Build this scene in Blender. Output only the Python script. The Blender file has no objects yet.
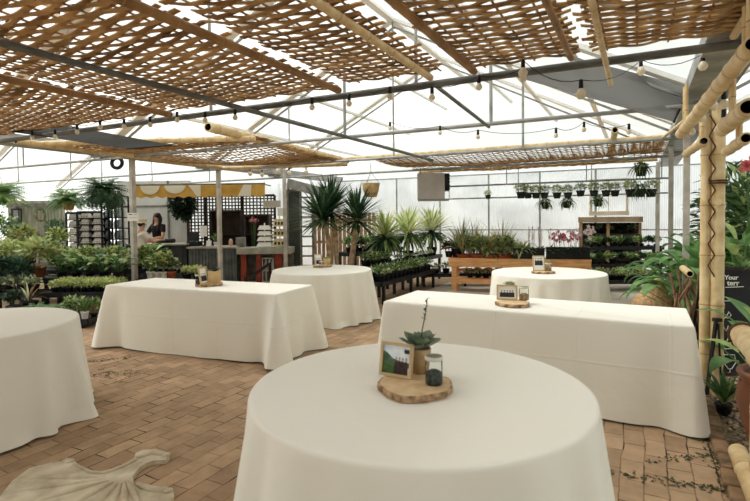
import bpy, bmesh, math, random
from mathutils import Vector, Matrix
PI = math.pi
rnd = random.Random(7)
scn = bpy.context.scene
COL = scn.collection

# ------------------------------------------------------------------ camera model
FPX, PITCH, ROLL, SHIFT, CAMH = 484.345, 0.0295, -0.0108, -16.6, 1.5065
cp, sp, cr, sr = math.cos(PITCH), math.sin(PITCH), math.cos(ROLL), math.sin(ROLL)
F_ = Vector((0, cp, -sp)); U0 = Vector((0, sp, cp)); R0 = Vector((1, 0, 0))
R_ = R0 * cr + U0 * sr
U_ = U0 * cr - R0 * sr
CAM = Vector((0, 0, CAMH))
def ray(px, py):
    return F_ + R_ * ((px - 375) / FPX) - U_ * ((py - SHIFT - 250.5) / FPX)
def at(px, py, Y):                      # point at world depth Y
    d = ray(px, py); return CAM + d * (Y / d.y)
def atz(px, py, z):                     # point at world height z
    d = ray(px, py); return CAM + d * ((z - CAMH) / d.z)
PHI = 0.5
CS, SN = math.cos(PHI), math.sin(PHI)
PHU = 0.43
UX, UY = math.cos(PHU), -math.sin(PHU)
DET = UX * CS - UY * SN
def W(s, t, z):                         # greenhouse frame: s across the bays, t along them
    return Vector((s * UX + t * SN, s * UY + t * CS, z))
def WO(s, t, z):                        # the same frame, squared to the lengthwise axis
    return Vector((s * CS + t * SN, -s * SN + t * CS, z))
UV = Vector((CS, -SN, 0)); VV = Vector((SN, CS, 0)); ZV = Vector((0, 0, 1))
def att(px, py, t):                     # point on the cross plane t
    d = ray(px, py); k = t / ((UX * d.y - UY * d.x) / DET); return CAM + d * k
def at_s(px, py, s):                    # point on the lengthwise plane s
    d = ray(px, py); k = s / ((d.x * CS - d.y * SN) / DET); return CAM + d * k

# ------------------------------------------------------------------ materials
def lin(c):
    out = []
    for v in c:
        v = v / 255.0
        out.append(v / 12.92 if v <= 0.04045 else ((v + 0.055) / 1.055) ** 2.4)
    return (*out, 1)
MATS = {}
def mat(name, c1, c2=None, rough=0.6, scale=8.0, bump=0.0, bscale=None, metal=0.0, stretch=(1, 1, 1), trans=0.0, spec=0.3, lo=0.35, hi=0.65, objrand=0.0):
    if name in MATS: return MATS[name]
    m = bpy.data.materials.new(name); m.use_nodes = True
    nt = m.node_tree; N = nt.nodes; L = nt.links
    b = N['Principled BSDF']
    b.inputs['Roughness'].default_value = rough; b.inputs['Metallic'].default_value = metal
    b.inputs['Specular IOR Level'].default_value = spec
    tc = N.new('ShaderNodeTexCoord'); mp = N.new('ShaderNodeMapping'); mp.inputs['Scale'].default_value = stretch
    L.new(tc.outputs['Object'], mp.inputs['Vector'])
    colout = None
    if c2 is not None:
        nz = N.new('ShaderNodeTexNoise'); nz.inputs['Scale'].default_value = scale; nz.inputs['Detail'].default_value = 4
        L.new(mp.outputs[0], nz.inputs['Vector'])
        rp = N.new('ShaderNodeValToRGB'); rp.color_ramp.elements[0].position = lo; rp.color_ramp.elements[1].position = hi
        rp.color_ramp.elements[0].color = lin(c1); rp.color_ramp.elements[1].color = lin(c2)
        L.new(nz.outputs['Fac'], rp.inputs['Fac']); colout = rp.outputs['Color']
    if objrand > 0:
        oi = N.new('ShaderNodeObjectInfo'); hs = N.new('ShaderNodeHueSaturation')
        mr = N.new('ShaderNodeMapRange'); mr.inputs['To Min'].default_value = 1 - objrand; mr.inputs['To Max'].default_value = 1 + objrand
        L.new(oi.outputs['Random'], mr.inputs['Value']); L.new(mr.outputs[0], hs.inputs['Value'])
        if colout: L.new(colout, hs.inputs['Color'])
        else: hs.inputs['Color'].default_value = lin(c1)
        colout = hs.outputs['Color']
    if colout: L.new(colout, b.inputs['Base Color'])
    else: b.inputs['Base Color'].default_value = lin(c1)
    if bump > 0:
        n2 = N.new('ShaderNodeTexNoise'); n2.inputs['Scale'].default_value = bscale or scale * 2; n2.inputs['Detail'].default_value = 3
        L.new(mp.outputs[0], n2.inputs['Vector'])
        bp = N.new('ShaderNodeBump'); bp.inputs['Strength'].default_value = bump; bp.inputs['Distance'].default_value = 0.02
        L.new(n2.outputs['Fac'], bp.inputs['Height']); L.new(bp.outputs[0], b.inputs['Normal'])
    if trans > 0:
        tr = N.new('ShaderNodeBsdfTranslucent'); mx = N.new('ShaderNodeMixShader'); mx.inputs[0].default_value = trans
        if colout: L.new(colout, tr.inputs['Color'])
        else: tr.inputs['Color'].default_value = lin(c1)
        out = N['Material Output']
        L.new(b.outputs[0], mx.inputs[1]); L.new(tr.outputs[0], mx.inputs[2]); L.new(mx.outputs[0], out.inputs['Surface'])
    MATS[name] = m
    return m

def leafmat(name, c1, c2, trans=0.3):
    return mat(name, c1, c2, rough=0.5, scale=9, trans=trans, spec=0.35, objrand=0.18)

def film(name, col, trans, clear):
    m = bpy.data.materials.new(name); m.use_nodes = True
    nt = m.node_tree; N = nt.nodes; L = nt.links
    N.remove(N['Principled BSDF']); out = N['Material Output']
    d = N.new('ShaderNodeBsdfDiffuse'); d.inputs['Color'].default_value = col
    t = N.new('ShaderNodeBsdfTranslucent'); t.inputs['Color'].default_value = col
    c = N.new('ShaderNodeBsdfTransparent')
    m1 = N.new('ShaderNodeMixShader'); m1.inputs[0].default_value = trans
    L.new(d.outputs[0], m1.inputs[1]); L.new(t.outputs[0], m1.inputs[2])
    m2 = N.new('ShaderNodeMixShader'); m2.inputs[0].default_value = clear
    L.new(m1.outputs[0], m2.inputs[1]); L.new(c.outputs[0], m2.inputs[2]); L.new(m2.outputs[0], out.inputs['Surface'])
    MATS[name] = m
    return m

def corrugated(name, col, axis, scale, trans=0.5, clear=0.0):
    m = bpy.data.materials.new(name); m.use_nodes = True
    nt = m.node_tree; N = nt.nodes; L = nt.links
    b = N['Principled BSDF']; b.inputs['Base Color'].default_value = col; b.inputs['Roughness'].default_value = 0.45
    tc = N.new('ShaderNodeTexCoord'); mp = N.new('ShaderNodeMapping'); L.new(tc.outputs['Object'], mp.inputs['Vector'])
    mp.inputs['Rotation'].default_value = (0, 0, axis)
    wv = N.new('ShaderNodeTexWave'); wv.bands_direction = 'X'; wv.inputs['Scale'].default_value = scale
    L.new(mp.outputs[0], wv.inputs['Vector'])
    bp = N.new('ShaderNodeBump'); bp.inputs['Strength'].default_value = 0.5; bp.inputs['Distance'].default_value = 0.03
    L.new(wv.outputs['Fac'], bp.inputs['Height']); L.new(bp.outputs[0], b.inputs['Normal'])
    nz = N.new('ShaderNodeTexNoise'); nz.inputs['Scale'].default_value = 1.3; nz.inputs['Detail'].default_value = 5
    L.new(tc.outputs['Object'], nz.inputs['Vector'])
    rp = N.new('ShaderNodeValToRGB'); rp.color_ramp.elements[0].position = 0.3; rp.color_ramp.elements[1].position = 0.6
    rp.color_ramp.elements[0].color = tuple(x * 0.8 for x in col[:3]) + (1,); rp.color_ramp.elements[1].color = col
    L.new(nz.outputs['Fac'], rp.inputs['Fac']); L.new(rp.outputs[0], b.inputs['Base Color'])
    t = N.new('ShaderNodeBsdfTranslucent'); L.new(rp.outputs[0], t.inputs['Color'])
    L.new(bp.outputs[0], t.inputs['Normal'])
    mx = N.new('ShaderNodeMixShader'); mx.inputs[0].default_value = trans
    L.new(b.outputs[0], mx.inputs[1]); L.new(t.outputs[0], mx.inputs[2])
    c = N.new('ShaderNodeBsdfTransparent'); m2 = N.new('ShaderNodeMixShader'); m2.inputs[0].default_value = clear
    L.new(mx.outputs[0], m2.inputs[1]); L.new(c.outputs[0], m2.inputs[2]); L.new(m2.outputs[0], N['Material Output'].inputs['Surface'])
    MATS[name] = m
    return m

def glassmat(name, tint=(0.95, 0.97, 0.96, 1)):
    m = bpy.data.materials.new(name); m.use_nodes = True
    nt = m.node_tree; N = nt.nodes; L = nt.links
    N.remove(N['Principled BSDF'])
    g = N.new('ShaderNodeBsdfGlossy'); g.inputs['Roughness'].default_value = 0.05
    t = N.new('ShaderNodeBsdfTransparent'); t.inputs['Color'].default_value = tint
    fr = N.new('ShaderNodeLayerWeight'); fr.inputs['Blend'].default_value = 0.12
    mx = N.new('ShaderNodeMixShader')
    L.new(fr.outputs['Fresnel'], mx.inputs[0]); L.new(t.outputs[0], mx.inputs[1]); L.new(g.outputs[0], mx.inputs[2])
    L.new(mx.outputs[0], N['Material Output'].inputs['Surface'])
    MATS[name] = m
    return m

def clothmat(name, creases):
    m = bpy.data.materials.new(name); m.use_nodes = True
    nt = m.node_tree; N = nt.nodes; L = nt.links
    b = N['Principled BSDF']; b.inputs['Base Color'].default_value = lin((240, 237, 225)); b.inputs['Roughness'].default_value = 0.85
    b.inputs['Specular IOR Level'].default_value = 0.15
    b.inputs['Sheen Weight'].default_value = 0.1
    tc = N.new('ShaderNodeTexCoord')
    nz = N.new('ShaderNodeTexNoise'); nz.inputs['Scale'].default_value = 3.5; nz.inputs['Detail'].default_value = 3
    L.new(tc.outputs['Object'], nz.inputs['Vector'])
    h = nz.outputs['Fac']
    sx = N.new('ShaderNodeSeparateXYZ'); L.new(tc.outputs['Object'], sx.inputs[0])
    def ridge(sock, off, period):
        a = N.new('ShaderNodeMath'); a.operation = 'ADD'; a.inputs[1].default_value = off; L.new(sock, a.inputs[0])
        p = N.new('ShaderNodeMath'); p.operation = 'PINGPONG'; p.inputs[1].default_value = period / 2; L.new(a.outputs[0], p.inputs[0])
        r = N.new('ShaderNodeMapRange'); r.inputs['From Min'].default_value = 0; r.inputs['From Max'].default_value = 0.014
        r.inputs['To Min'].default_value = 1; r.inputs['To Max'].default_value = 0; r.interpolation_type = 'SMOOTHSTEP'
        L.new(p.outputs[0], r.inputs['Value']); return r.outputs[0]
    if creases:
        for sock, off, per in ((sx.outputs['X'], 0.17, 0.62), (sx.outputs['Z'], -0.42, 2.0), (sx.outputs['Y'], 0.1, 0.74)):
            r = ridge(sock, off, per)
            k = N.new('ShaderNodeMath'); k.operation = 'MULTIPLY_ADD'; k.inputs[1].default_value = 0.16
            L.new(r, k.inputs[0]); L.new(h, k.inputs[2]); h = k.outputs[0]
    bp = N.new('ShaderNodeBump'); bp.inputs['Strength'].default_value = 0.35; bp.inputs['Distance'].default_value = 0.035
    L.new(h, bp.inputs['Height']); L.new(bp.outputs[0], b.inputs['Normal'])
    MATS[name] = m
    return m

# ------------------------------------------------------------------ mesh builder
class MB:
    def __init__(self): self.v = []; self.f = []; self.m = []; self.s = []
    def add(self, vs, fs, m=0, smooth=False):
        o = len(self.v); self.v.extend(Vector(p) for p in vs)
        for f in fs:
            self.f.append([i + o for i in f]); self.m.append(m); self.s.append(smooth)
    def box(self, c, size, rot=None, m=0, bev=0.0):
        c = Vector(c); hx, hy, hz = (x / 2 for x in size)
        if bev <= 0:
            vs = [Vector((x, y, z)) for x in (-hx, hx) for y in (-hy, hy) for z in (-hz, hz)]
            fs = [(0, 1, 3, 2), (4, 6, 7, 5), (0, 4, 5, 1), (2, 3, 7, 6), (0, 2, 6, 4), (1, 5, 7, 3)]
        else:
            b = min(bev, hx * .9, hy * .9, hz * .9)
            bm = bmesh.new(); bmesh.ops.create_cube(bm, size=1)
            for v in bm.verts: v.co = Vector((v.co.x * 2 * hx, v.co.y * 2 * hy, v.co.z * 2 * hz))
            bmesh.ops.bevel(bm, geom=bm.edges[:], offset=b, segments=2, affect='EDGES', profile=0.5)
            bm.verts.index_update()
            vs = [v.co.copy() for v in bm.verts]; fs = [tuple(v.index for v in f.verts) for f in bm.faces]; bm.free()
        if rot is not None: vs = [rot @ p for p in vs]
        self.add([p + c for p in vs], fs, m)
    def bar(self, p0, p1, w, h, up=ZV, m=0):
        p0, p1 = Vector(p0), Vector(p1); d = (p1 - p0); L = d.length; d.normalize()
        x = d.cross(Vector(up))
        if x.length < 1e-5: x = d.cross(Vector((1, 0, 0)))
        x.normalize(); z = x.cross(d)
        rot = Matrix((x, d, z)).transposed()
        self.box((p0 + p1) / 2, (w, L, h), rot, m)
    def tube(self, path, r, seg=8, m=0, caps=True, smooth=True):
        path = [Vector(p) for p in path]; n = len(path)
        rs = r if isinstance(r, (list, tuple)) else [r] * n
        t0 = (path[1] - path[0]).normalized()
        a = t0.cross(ZV) if abs(t0.z) < 0.95 else t0.cross(Vector((1, 0, 0)))
        a.normalize(); vs = []
        for i, p in enumerate(path):
            t = (path[min(i + 1, n - 1)] - path[max(i - 1, 0)]).normalized()
            a = a - t * a.dot(t)
            if a.length < 1e-6: a = t.orthogonal()
            a.normalize(); b = t.cross(a)
            for k in range(seg):
                q = 2 * PI * k / seg
                vs.append(p + (a * math.cos(q) + b * math.sin(q)) * rs[i])
        fs = [(i * seg + k, i * seg + (k + 1) % seg, (i + 1) * seg + (k + 1) % seg, (i + 1) * seg + k) for i in range(n - 1) for k in range(seg)]
        self.add(vs, fs, m, smooth)
        if caps:
            self.add(vs[:seg], [tuple(range(seg))[::-1]], m); self.add(vs[-seg:], [tuple(range(seg))], m)
    def lathe(self, prof, c=(0, 0, 0), seg=16, m=0, smooth=True):
        c = Vector(c); vs = []
        for r, z in prof:
            for k in range(seg):
                q = 2 * PI * k / seg; vs.append(c + Vector((r * math.cos(q), r * math.sin(q), z)))
        n = len(prof)
        fs = [(i * seg + k, i * seg + (k + 1) % seg, (i + 1) * seg + (k + 1) % seg, (i + 1) * seg + k) for i in range(n - 1) for k in range(seg)]
        self.add(vs, fs, m, smooth)
        if prof[0][0] > 1e-4: self.add(vs[:seg], [tuple(range(seg))[::-1]], m)
        if prof[-1][0] > 1e-4: self.add(vs[-seg:], [tuple(range(seg))], m)
    def ball(self, c, r, seg=10, rings=7, m=0, sc=(1, 1, 1), rot=None):
        c = Vector(c); vs = []
        for i in range(rings + 1):
            a = PI * i / rings
            for k in range(seg):
                q = 2 * PI * k / seg
                p = Vector((math.sin(a) * math.cos(q) * sc[0], math.sin(a) * math.sin(q) * sc[1], -math.cos(a) * sc[2])) * r
                vs.append(c + (rot @ p if rot else p))
        fs = [(i * seg + k, i * seg + (k + 1) % seg, (i + 1) * seg + (k + 1) % seg, (i + 1) * seg + k) for i in range(rings) for k in range(seg)]
        self.add(vs, fs, m, True)
    def prism(self, poly, z0, z1, m=0):
        n = len(poly)
        vs = [Vector((x, y, z0)) for x, y in poly] + [Vector((x, y, z1)) for x, y in poly]
        self.add(vs, [tuple(range(n))[::-1], tuple(range(n, 2 * n))] + [(i, (i + 1) % n, n + (i + 1) % n, n + i) for i in range(n)], m)
    def strap(self, base, az, el, L, w, droop, m=0, seg=5, fold=0.25, shape=0.35, m2=None):
        # a long leaf: starts at elevation el, bends down by droop in all; m2 colours the edge strips
        p = Vector(base); h = Vector((math.cos(az), math.sin(az), 0)); side = Vector((-math.sin(az), math.cos(az), 0))
        vs = []; e = el
        for i in range(seg + 1):
            q = i / seg
            ww = w * 0.5 * (min(1.0, (q + 0.25) / (shape + 0.25)) if q < shape else max(0.02, 1 - ((q - shape) / (1 - shape)) ** 1.6))
            d = h * math.cos(e) + ZV * math.sin(e); nrm = ZV * math.cos(e) - h * math.sin(e)
            vs += [p - side * ww + nrm * ww * fold, p.copy(), p + side * ww + nrm * ww * fold]
            p = p + d * (L / seg); e -= droop / seg
        for i in range(seg):
            a = 3 * i
            self.add([vs[a], vs[a + 1], vs[a + 4], vs[a + 3]], [(0, 1, 2, 3)], m, True)
            self.add([vs[a + 1], vs[a + 2], vs[a + 5], vs[a + 4]], [(0, 1, 2, 3)], m if m2 is None else m2, True)
    def leaf(self, c, d, n, L, w, m=0):
        # small pointed leaf from c along d with normal n
        d = d.normalized(); s = d.cross(n)
        if s.length < 1e-4: s = d.orthogonal()
        s.normalize(); n2 = s.cross(d)
        vs = [c, c + d * L * .45 + s * w * .5 + n2 * w * .12, c + d * L - n2 * L * .12, c + d * L * .45 - s * w * .5 + n2 * w * .12, c + d * L * .5]
        self.add(vs, [(0, 1, 4), (1, 2, 4), (2, 3, 4), (3, 0, 4)], m, True)
    def mesh(self, name, mats, off=Vector((0, 0, 0))):
        me = bpy.data.meshes.new(name)
        me.from_pydata([tuple(p - off) for p in self.v], [], self.f)
        for x in mats: me.materials.append(x)
        me.polygons.foreach_set('material_index', self.m)
        me.polygons.foreach_set('use_smooth', self.s)
        me.update(); return me

OFF = {}
def link(o): COL.objects.link(o); return o
def tag(o, label=None, cat=None, group=None, kind=None):
    if label: o['label'] = label
    if cat: o['category'] = cat
    if group: o['group'] = group
    if kind: o['kind'] = kind
    return o
def thing(name, label, cat, loc=(0, 0, 0), group=None, rz=0.0, local=False):
    o = link(bpy.data.objects.new(name, None)); o.location = loc; o.rotation_euler = (0, 0, rz)
    o.empty_display_size = 0.1
    OFF[o.name] = Vector((0, 0, 0)) if local else Vector(loc)
    return tag(o, label, cat, group)
def part(name, mb, mats, parent, label=None):
    off = OFF[parent.name]
    o = link(bpy.data.objects.new(name, mb.mesh(name, mats, off))); o.parent = parent
    OFF[o.name] = off
    if label: o['label'] = label
    return o
def solo(name, mb, mats, label, cat, group=None, base=None, kind=None):
    if base is None:
        lo = Vector((min(p.x for p in mb.v), min(p.y for p in mb.v), min(p.z for p in mb.v)))
        hi = Vector((max(p.x for p in mb.v), max(p.y for p in mb.v), 0))
        base = Vector(((lo.x + hi.x) / 2, (lo.y + hi.y) / 2, lo.z))
    base = Vector(base)
    o = link(bpy.data.objects.new(name, mb.mesh(name, mats, base))); o.location = base
    OFF[o.name] = base
    return tag(o, label, cat, group, kind)
def struct(name, mb, mats, parent=None, label=None, cat=None):
    o = link(bpy.data.objects.new(name, mb.mesh(name, mats))); o['kind'] = 'structure'
    OFF[o.name] = Vector((0, 0, 0))
    if parent: o.parent = parent
    return tag(o, label, cat)
ORD = 'first second third fourth fifth sixth seventh eighth ninth tenth eleventh twelfth thirteenth fourteenth fifteenth sixteenth seventeenth eighteenth nineteenth twentieth'.split()
def rz(a): return Matrix.Rotation(a, 3, 'Z')
def rx(a): return Matrix.Rotation(a, 3, 'X')
def ry(a): return Matrix.Rotation(a, 3, 'Y')
# ------------------------------------------------------------------ palette
M_galv = mat('galvanised', (172, 172, 168), (140, 140, 136), rough=0.5, scale=5, metal=0.3)
M_dark = mat('dark_and_backlit_steel', (112, 112, 106), (84, 84, 80), rough=0.55, scale=5)  # on the front pipe this darkens galvanised metal to paint in backlighting
M_alu = mat('white_rafter', (240, 239, 235), (228, 227, 222), rough=0.5, scale=3)
M_black = mat('black_plastic', (30, 31, 32), (20, 20, 21), rough=0.5, scale=6)
M_blackdull = mat('hollow_shade', (22, 18, 15), rough=0.95)  # near-black bore colour paints in the shade inside open culm ends
M_bamboo = mat('bamboo', (222, 200, 156), (198, 168, 120), rough=0.45, scale=3, stretch=(3, 3, 3), bump=0.05)
M_node = mat('bamboo_node', (166, 134, 92), rough=0.6)
M_bamboo2 = mat('bamboo_dark', (168, 128, 82), (126, 92, 56), rough=0.5, scale=4)
M_slat = mat('split_bamboo', (208, 172, 120), (150, 116, 76), rough=0.6, scale=7, lo=0.3, hi=0.7, trans=0.2)
M_cedar = mat('cedar', (232, 178, 120), (208, 146, 92), rough=0.6, scale=4, stretch=(1, 1, 6))
M_darkwood = mat('dark_wood', (62, 48, 38), (42, 32, 26), rough=0.7, scale=6)
M_brownwood = mat('brown_wood', (184, 152, 112), (150, 120, 84), rough=0.7, scale=6)
M_greywood = mat('grey_wood', (132, 130, 120), (100, 99, 92), rough=0.8, scale=6)
M_post = mat('pale_post', (196, 188, 176), (166, 158, 146), rough=0.7, scale=6)
M_soil = mat('soil', (58, 44, 34), (38, 29, 23), rough=0.95, scale=30)
M_terra = mat('terracotta', (176, 98, 64), (150, 80, 54), rough=0.75, scale=8)
M_white = mat('white_plastic', (232, 230, 222), rough=0.5)
M_wpot = mat('white_pot', (244, 242, 236), (228, 224, 216), rough=0.5, scale=10)
M_rope = mat('dark_twine', (84, 60, 40), rough=0.9)
M_film = film('roof_film', (0.86, 0.885, 0.85, 1), 0.24, 0.29)
M_shade = film('grey_shade_cloth', (0.22, 0.216, 0.208, 1), 0.3, 0.03)
M_pc = corrugated('polycarbonate', (0.9, 0.925, 0.92, 1), PHI, 7.0, 0.7, 0.22)
M_pcx = corrugated('kiosk_panel', (0.72, 0.72, 0.68, 1), 0, 8.0, 0.2)

# ------------------------------------------------------------------ ground
def brickmat():
    m = bpy.data.materials.new('brick_paving'); m.use_nodes = True
    nt = m.node_tree; N = nt.nodes; L = nt.links; b = N['Principled BSDF']
    tc = N.new('ShaderNodeTexCoord'); mp = N.new('ShaderNodeMapping')
    mp.inputs['Rotation'].default_value = (0, 0, PHI - PI / 2)
    L.new(tc.outputs['Object'], mp.inputs['Vector'])
    wz = N.new('ShaderNodeTexNoise'); wz.inputs['Scale'].default_value = 2.2; wz.inputs['Detail'].default_value = 3
    L.new(mp.outputs[0], wz.inputs['Vector'])
    ad = N.new('ShaderNodeVectorMath'); ad.operation = 'MULTIPLY_ADD'
    ad.inputs[1].default_value = (0.07, 0.07, 0); L.new(wz.outputs['Color'], ad.inputs[0]); L.new(mp.outputs[0], ad.inputs[2])
    br = N.new('ShaderNodeTexBrick'); br.offset = 0.5
    br.inputs['Scale'].default_value = 1.0; br.inputs['Brick Width'].default_value = 0.25; br.inputs['Row Height'].default_value = 0.125
    br.inputs['Mortar Size'].default_value = 0.005; br.inputs['Mortar Smooth'].default_value = 0.4; br.inputs['Bias'].default_value = 0.0
    br.inputs['Color1'].default_value = lin((184, 156, 126)); br.inputs['Color2'].default_value = lin((160, 134, 107)); br.inputs['Mortar'].default_value = lin((148, 120, 92))
    L.new(ad.outputs[0], br.inputs['Vector'])
    nz = N.new('ShaderNodeTexNoise'); nz.inputs['Scale'].default_value = 5; nz.inputs['Detail'].default_value = 6; nz.inputs['Roughness'].default_value = 0.7
    L.new(tc.outputs['Object'], nz.inputs['Vector'])
    rp = N.new('ShaderNodeValToRGB'); rp.color_ramp.elements[0].position = 0.3; rp.color_ramp.elements[1].position = 0.7
    rp.color_ramp.elements[0].color = (0.74, 0.73, 0.71, 1); rp.color_ramp.elements[1].color = (1.16, 1.14, 1.1, 1)
    L.new(nz.outputs['Fac'], rp.inputs['Fac'])
    mx = N.new('ShaderNodeMix'); mx.data_type = 'RGBA'; mx.blend_type = 'MULTIPLY'; mx.inputs[0].default_value = 1
    L.new(br.outputs['Color'], mx.inputs[6]); L.new(rp.outputs['Color'], mx.inputs[7])
    # dark worn joints in patches
    n3 = N.new('ShaderNodeTexNoise'); n3.inputs['Scale'].default_value = 3.1; n3.inputs['Detail'].default_value = 4
    L.new(tc.outputs['Object'], n3.inputs['Vector'])
    r3 = N.new('ShaderNodeValToRGB'); r3.color_ramp.elements[0].position = 0.47; r3.color_ramp.elements[1].position = 0.62
    L.new(n3.outputs['Fac'], r3.inputs['Fac'])
    jm = N.new('ShaderNodeMath'); jm.operation = 'MULTIPLY'; L.new(br.outputs['Fac'], jm.inputs[0]); L.new(r3.outputs['Color'], jm.inputs[1])
    mj = N.new('ShaderNodeMix'); mj.data_type = 'RGBA'; L.new(jm.outputs[0], mj.inputs[0]); L.new(mx.outputs[2], mj.inputs[6])
    mj.inputs[7].default_value = lin((44, 40, 30))
    L.new(mj.outputs[2], b.inputs['Base Color'])
    b.inputs['Roughness'].default_value = 0.9; b.inputs['Specular IOR Level'].default_value = 0.2
    h = N.new('ShaderNodeMath'); h.operation = 'MULTIPLY_ADD'; h.inputs[1].default_value = -0.8
    L.new(br.outputs['Fac'], h.inputs[0]); L.new(nz.outputs['Fac'], h.inputs[2])
    bp = N.new('ShaderNodeBump'); bp.inputs['Strength'].default_value = 0.4; bp.inputs['Distance'].default_value = 0.01
    L.new(h.outputs[0], bp.inputs['Height']); L.new(bp.outputs[0], b.inputs['Normal'])
    return m
M_brick = brickmat()
mb = MB()
q = [W(-22, -5, 0), W(0.47, -5, 0), W(0.47, 16, 0), W(-22, 16, 0)]
mb.add(q, [(0, 1, 2, 3)]); struct('floor', mb, [M_brick])
M_gravel = mat('gravel_bed', (156, 136, 112), (92, 78, 62), rough=0.95, scale=38, bump=0.8, bscale=60)
mb = MB(); mb.add([W(0.47, -5, 0), W(12, -5, 0), W(12, 16, 0), W(0.47, 16, 0)], [(0, 1, 2, 3)])
struct('ground', mb, [M_gravel])
# loose pebbles in the bed
mb = MB(); pr = random.Random(3)
for i in range(1500):
    s = 0.56 + abs(pr.gauss(0, 0.5)); t = pr.uniform(2.4, 6.2)
    r = pr.uniform(0.012, 0.026)
    mb.ball(W(s, t, r * 0.45), r, 6, 4, pr.randrange(3), (1, pr.uniform(.7, 1), pr.uniform(.5, .75)), rz(pr.uniform(0, 3)))
solo('gravel', mb, [mat('pebble_tan', (182, 156, 126)), mat('pebble_grey', (150, 138, 122)), mat('pebble_brown', (120, 96, 74))],
     'loose tan and grey pebbles in the bed beside the brick paving', 'gravel', kind='stuff')
# worn edging bricks between paving and gravel
mb = MB()
for i in range(44):
    t = 2.0 + i * 0.215
    mb.box(W(0.47 + pr.uniform(-.008, .008), t, 0.012), (0.09, 0.2, 0.05), rz(-PHI + pr.uniform(-.05, .05)), 0, 0.012)
struct('trim_1', mb, [mat('edging_brick', (150, 118, 88), (98, 82, 60), rough=0.9, scale=9, bump=0.4)], label='row of worn edging bricks between the paving and the gravel bed', cat='edging')
# moss and weeds in the joints
mb = MB()
def mossline(p0, p1, n, spread):
    for i in range(n):
        q = pr.random(); c = p0.lerp(p1, q) + Vector((pr.gauss(0, spread), pr.gauss(0, spread), 0)); c.z = 0.002
        for k in range(4):
            a = pr.uniform(0, 2 * PI)
            mb.leaf(c, Vector((math.cos(a), math.sin(a), pr.uniform(.1, .6))), ZV, pr.uniform(.008, .018), .009, pr.randrange(2))
for a, b, n, s in (((596, 470), (730, 492), 260, .035), ((700, 430), (735, 500), 260, .03), ((650, 462), (712, 455), 120, .03), ((88, 362), (128, 358), 160, .06),
                   ((90, 376), (140, 372), 160, .06), ((120, 382), (100, 368), 80, .06)):
    mossline(atz(*a, 0), atz(*b, 0), int(n * .45), s * .7)
solo('moss', mb, [leafmat('moss_dark', (52, 62, 36), (70, 78, 46)), leafmat('moss_light', (86, 94, 54), (62, 70, 42))],
     'dark green moss and weeds creeping along the paving joints', 'moss', kind='stuff')

# ------------------------------------------------------------------ greenhouse shell
GL, GR, RS, RZ, GZ = -8.15, 0.57, -3.79, 5.0, 2.68
def roofbay(name, s0, s1, zr):
    mb = MB(); n = 10; sm = (s0 + s1) / 2
    prof = []
    for i in range(n + 1):
        q = i / n; s = s0 + (s1 - s0) * q
        a = 1 - abs(2 * q - 1)
        prof.append((s, GZ + 0.05 + (zr - GZ) * (a ** 0.92)))
    vs = []
    for s, z in prof: vs += [W(s, -6, z), W(s, 13.2, z)]
    mb.add(vs, [(2 * i, 2 * i + 1, 2 * i + 3, 2 * i + 2) for i in range(n)], 0, True)
    e = [W(s, 13.15, z) for s, z in prof]
    mb.add(e, [tuple(range(n + 1))])
    e = [W(s, -5.95, z) for s, z in prof]
    mb.add(e, [tuple(range(n + 1))])
    struct(name, mb, [M_film])
roofbay('ceiling', GL, GR, RZ)
roofbay('ceiling.001', GL - 8.72, GL, RZ)
roofbay('ceiling.002', GR, GR + 8.72, RZ)

mb = MB(); TB = 13.15
mb.bar(W(GL - 8.7, TB, 1.36), W(GR + 8.7, TB, 1.36), 0.04, 2.72)
struct('wall_back', mb, [M_pc])
mb = MB(); mb.bar(W(GL - 8.7, -6, 1.36), W(GL - 8.7, TB, 1.36), 0.04, 2.72); struct('wall_left', mb, [M_pc])
mb = MB(); mb.bar(W(GR + 8.7, -6, 1.36), W(GR + 8.7, TB, 1.36), 0.04, 2.72); struct('wall_right', mb, [M_pc])
mb = MB(); mb.bar(W(-1.5, -5.95, 1.36), W(GR + 8.7, -5.95, 1.36), 0.04, 2.72); struct('wall_front', mb, [M_greywood])  # unseen end wall, made opaque here to cut light from behind the camera
mb = MB(); mb.bar(W(GL - 8.7, -5.95, 1.36), W(-1.5, -5.95, 1.36), 0.04, 2.72); struct('wall_front.001', mb, [M_pc])  # unseen stretch kept translucent to let in light from behind left
# studs and girts on the back wall
mb = MB()
for s in (-6.2, -4.9, -3.55, -2.25, -0.95, 0.35, 1.65):
    mb.bar(W(s, TB - 0.06, 0), W(s, TB - 0.06, GZ), 0.03, 0.04)
for z in (1.2, GZ):
    mb.bar(W(GL, TB - 0.07, z), W(GR + 3, TB - 0.07, z), 0.025, 0.03)
struct('trim_2', mb, [M_galv])

def V_(p, z): return Vector((p.x, p.y, z))
TR = (3.78, 5.65, 7.9, 10.2)
mb = MB(); mb.box(WO(-1.8, 10.3, -.022), (4.3, 5.2, .05), rz(-PHI)); struct('floor.001', mb, [mat('concrete', (196, 186, 170), (170, 160, 144), rough=.9, scale=2)])
# gutters
def gutter(name, s):
    mb = MB()
    mb.bar(W(s, 2.2, GZ - 0.0), W(s, 13.1, GZ - 0.0), 0.34, 0.03)
    mb.bar(W(s - .17, 2.2, GZ + 0.06), W(s - .17, 13.1, GZ + 0.06), 0.02, 0.14)
    mb.bar(W(s + .17, 2.2, GZ + 0.06), W(s + .17, 13.1, GZ + 0.06), 0.02, 0.14)
    for t in TR: mb.bar(W(s - .2, t, GZ - .03), W(s + .2, t, GZ - .03), 0.08, 0.04)
    struct(name, mb, [M_galv])
gutter('beam', GR); gutter('beam.001', GL)

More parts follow.
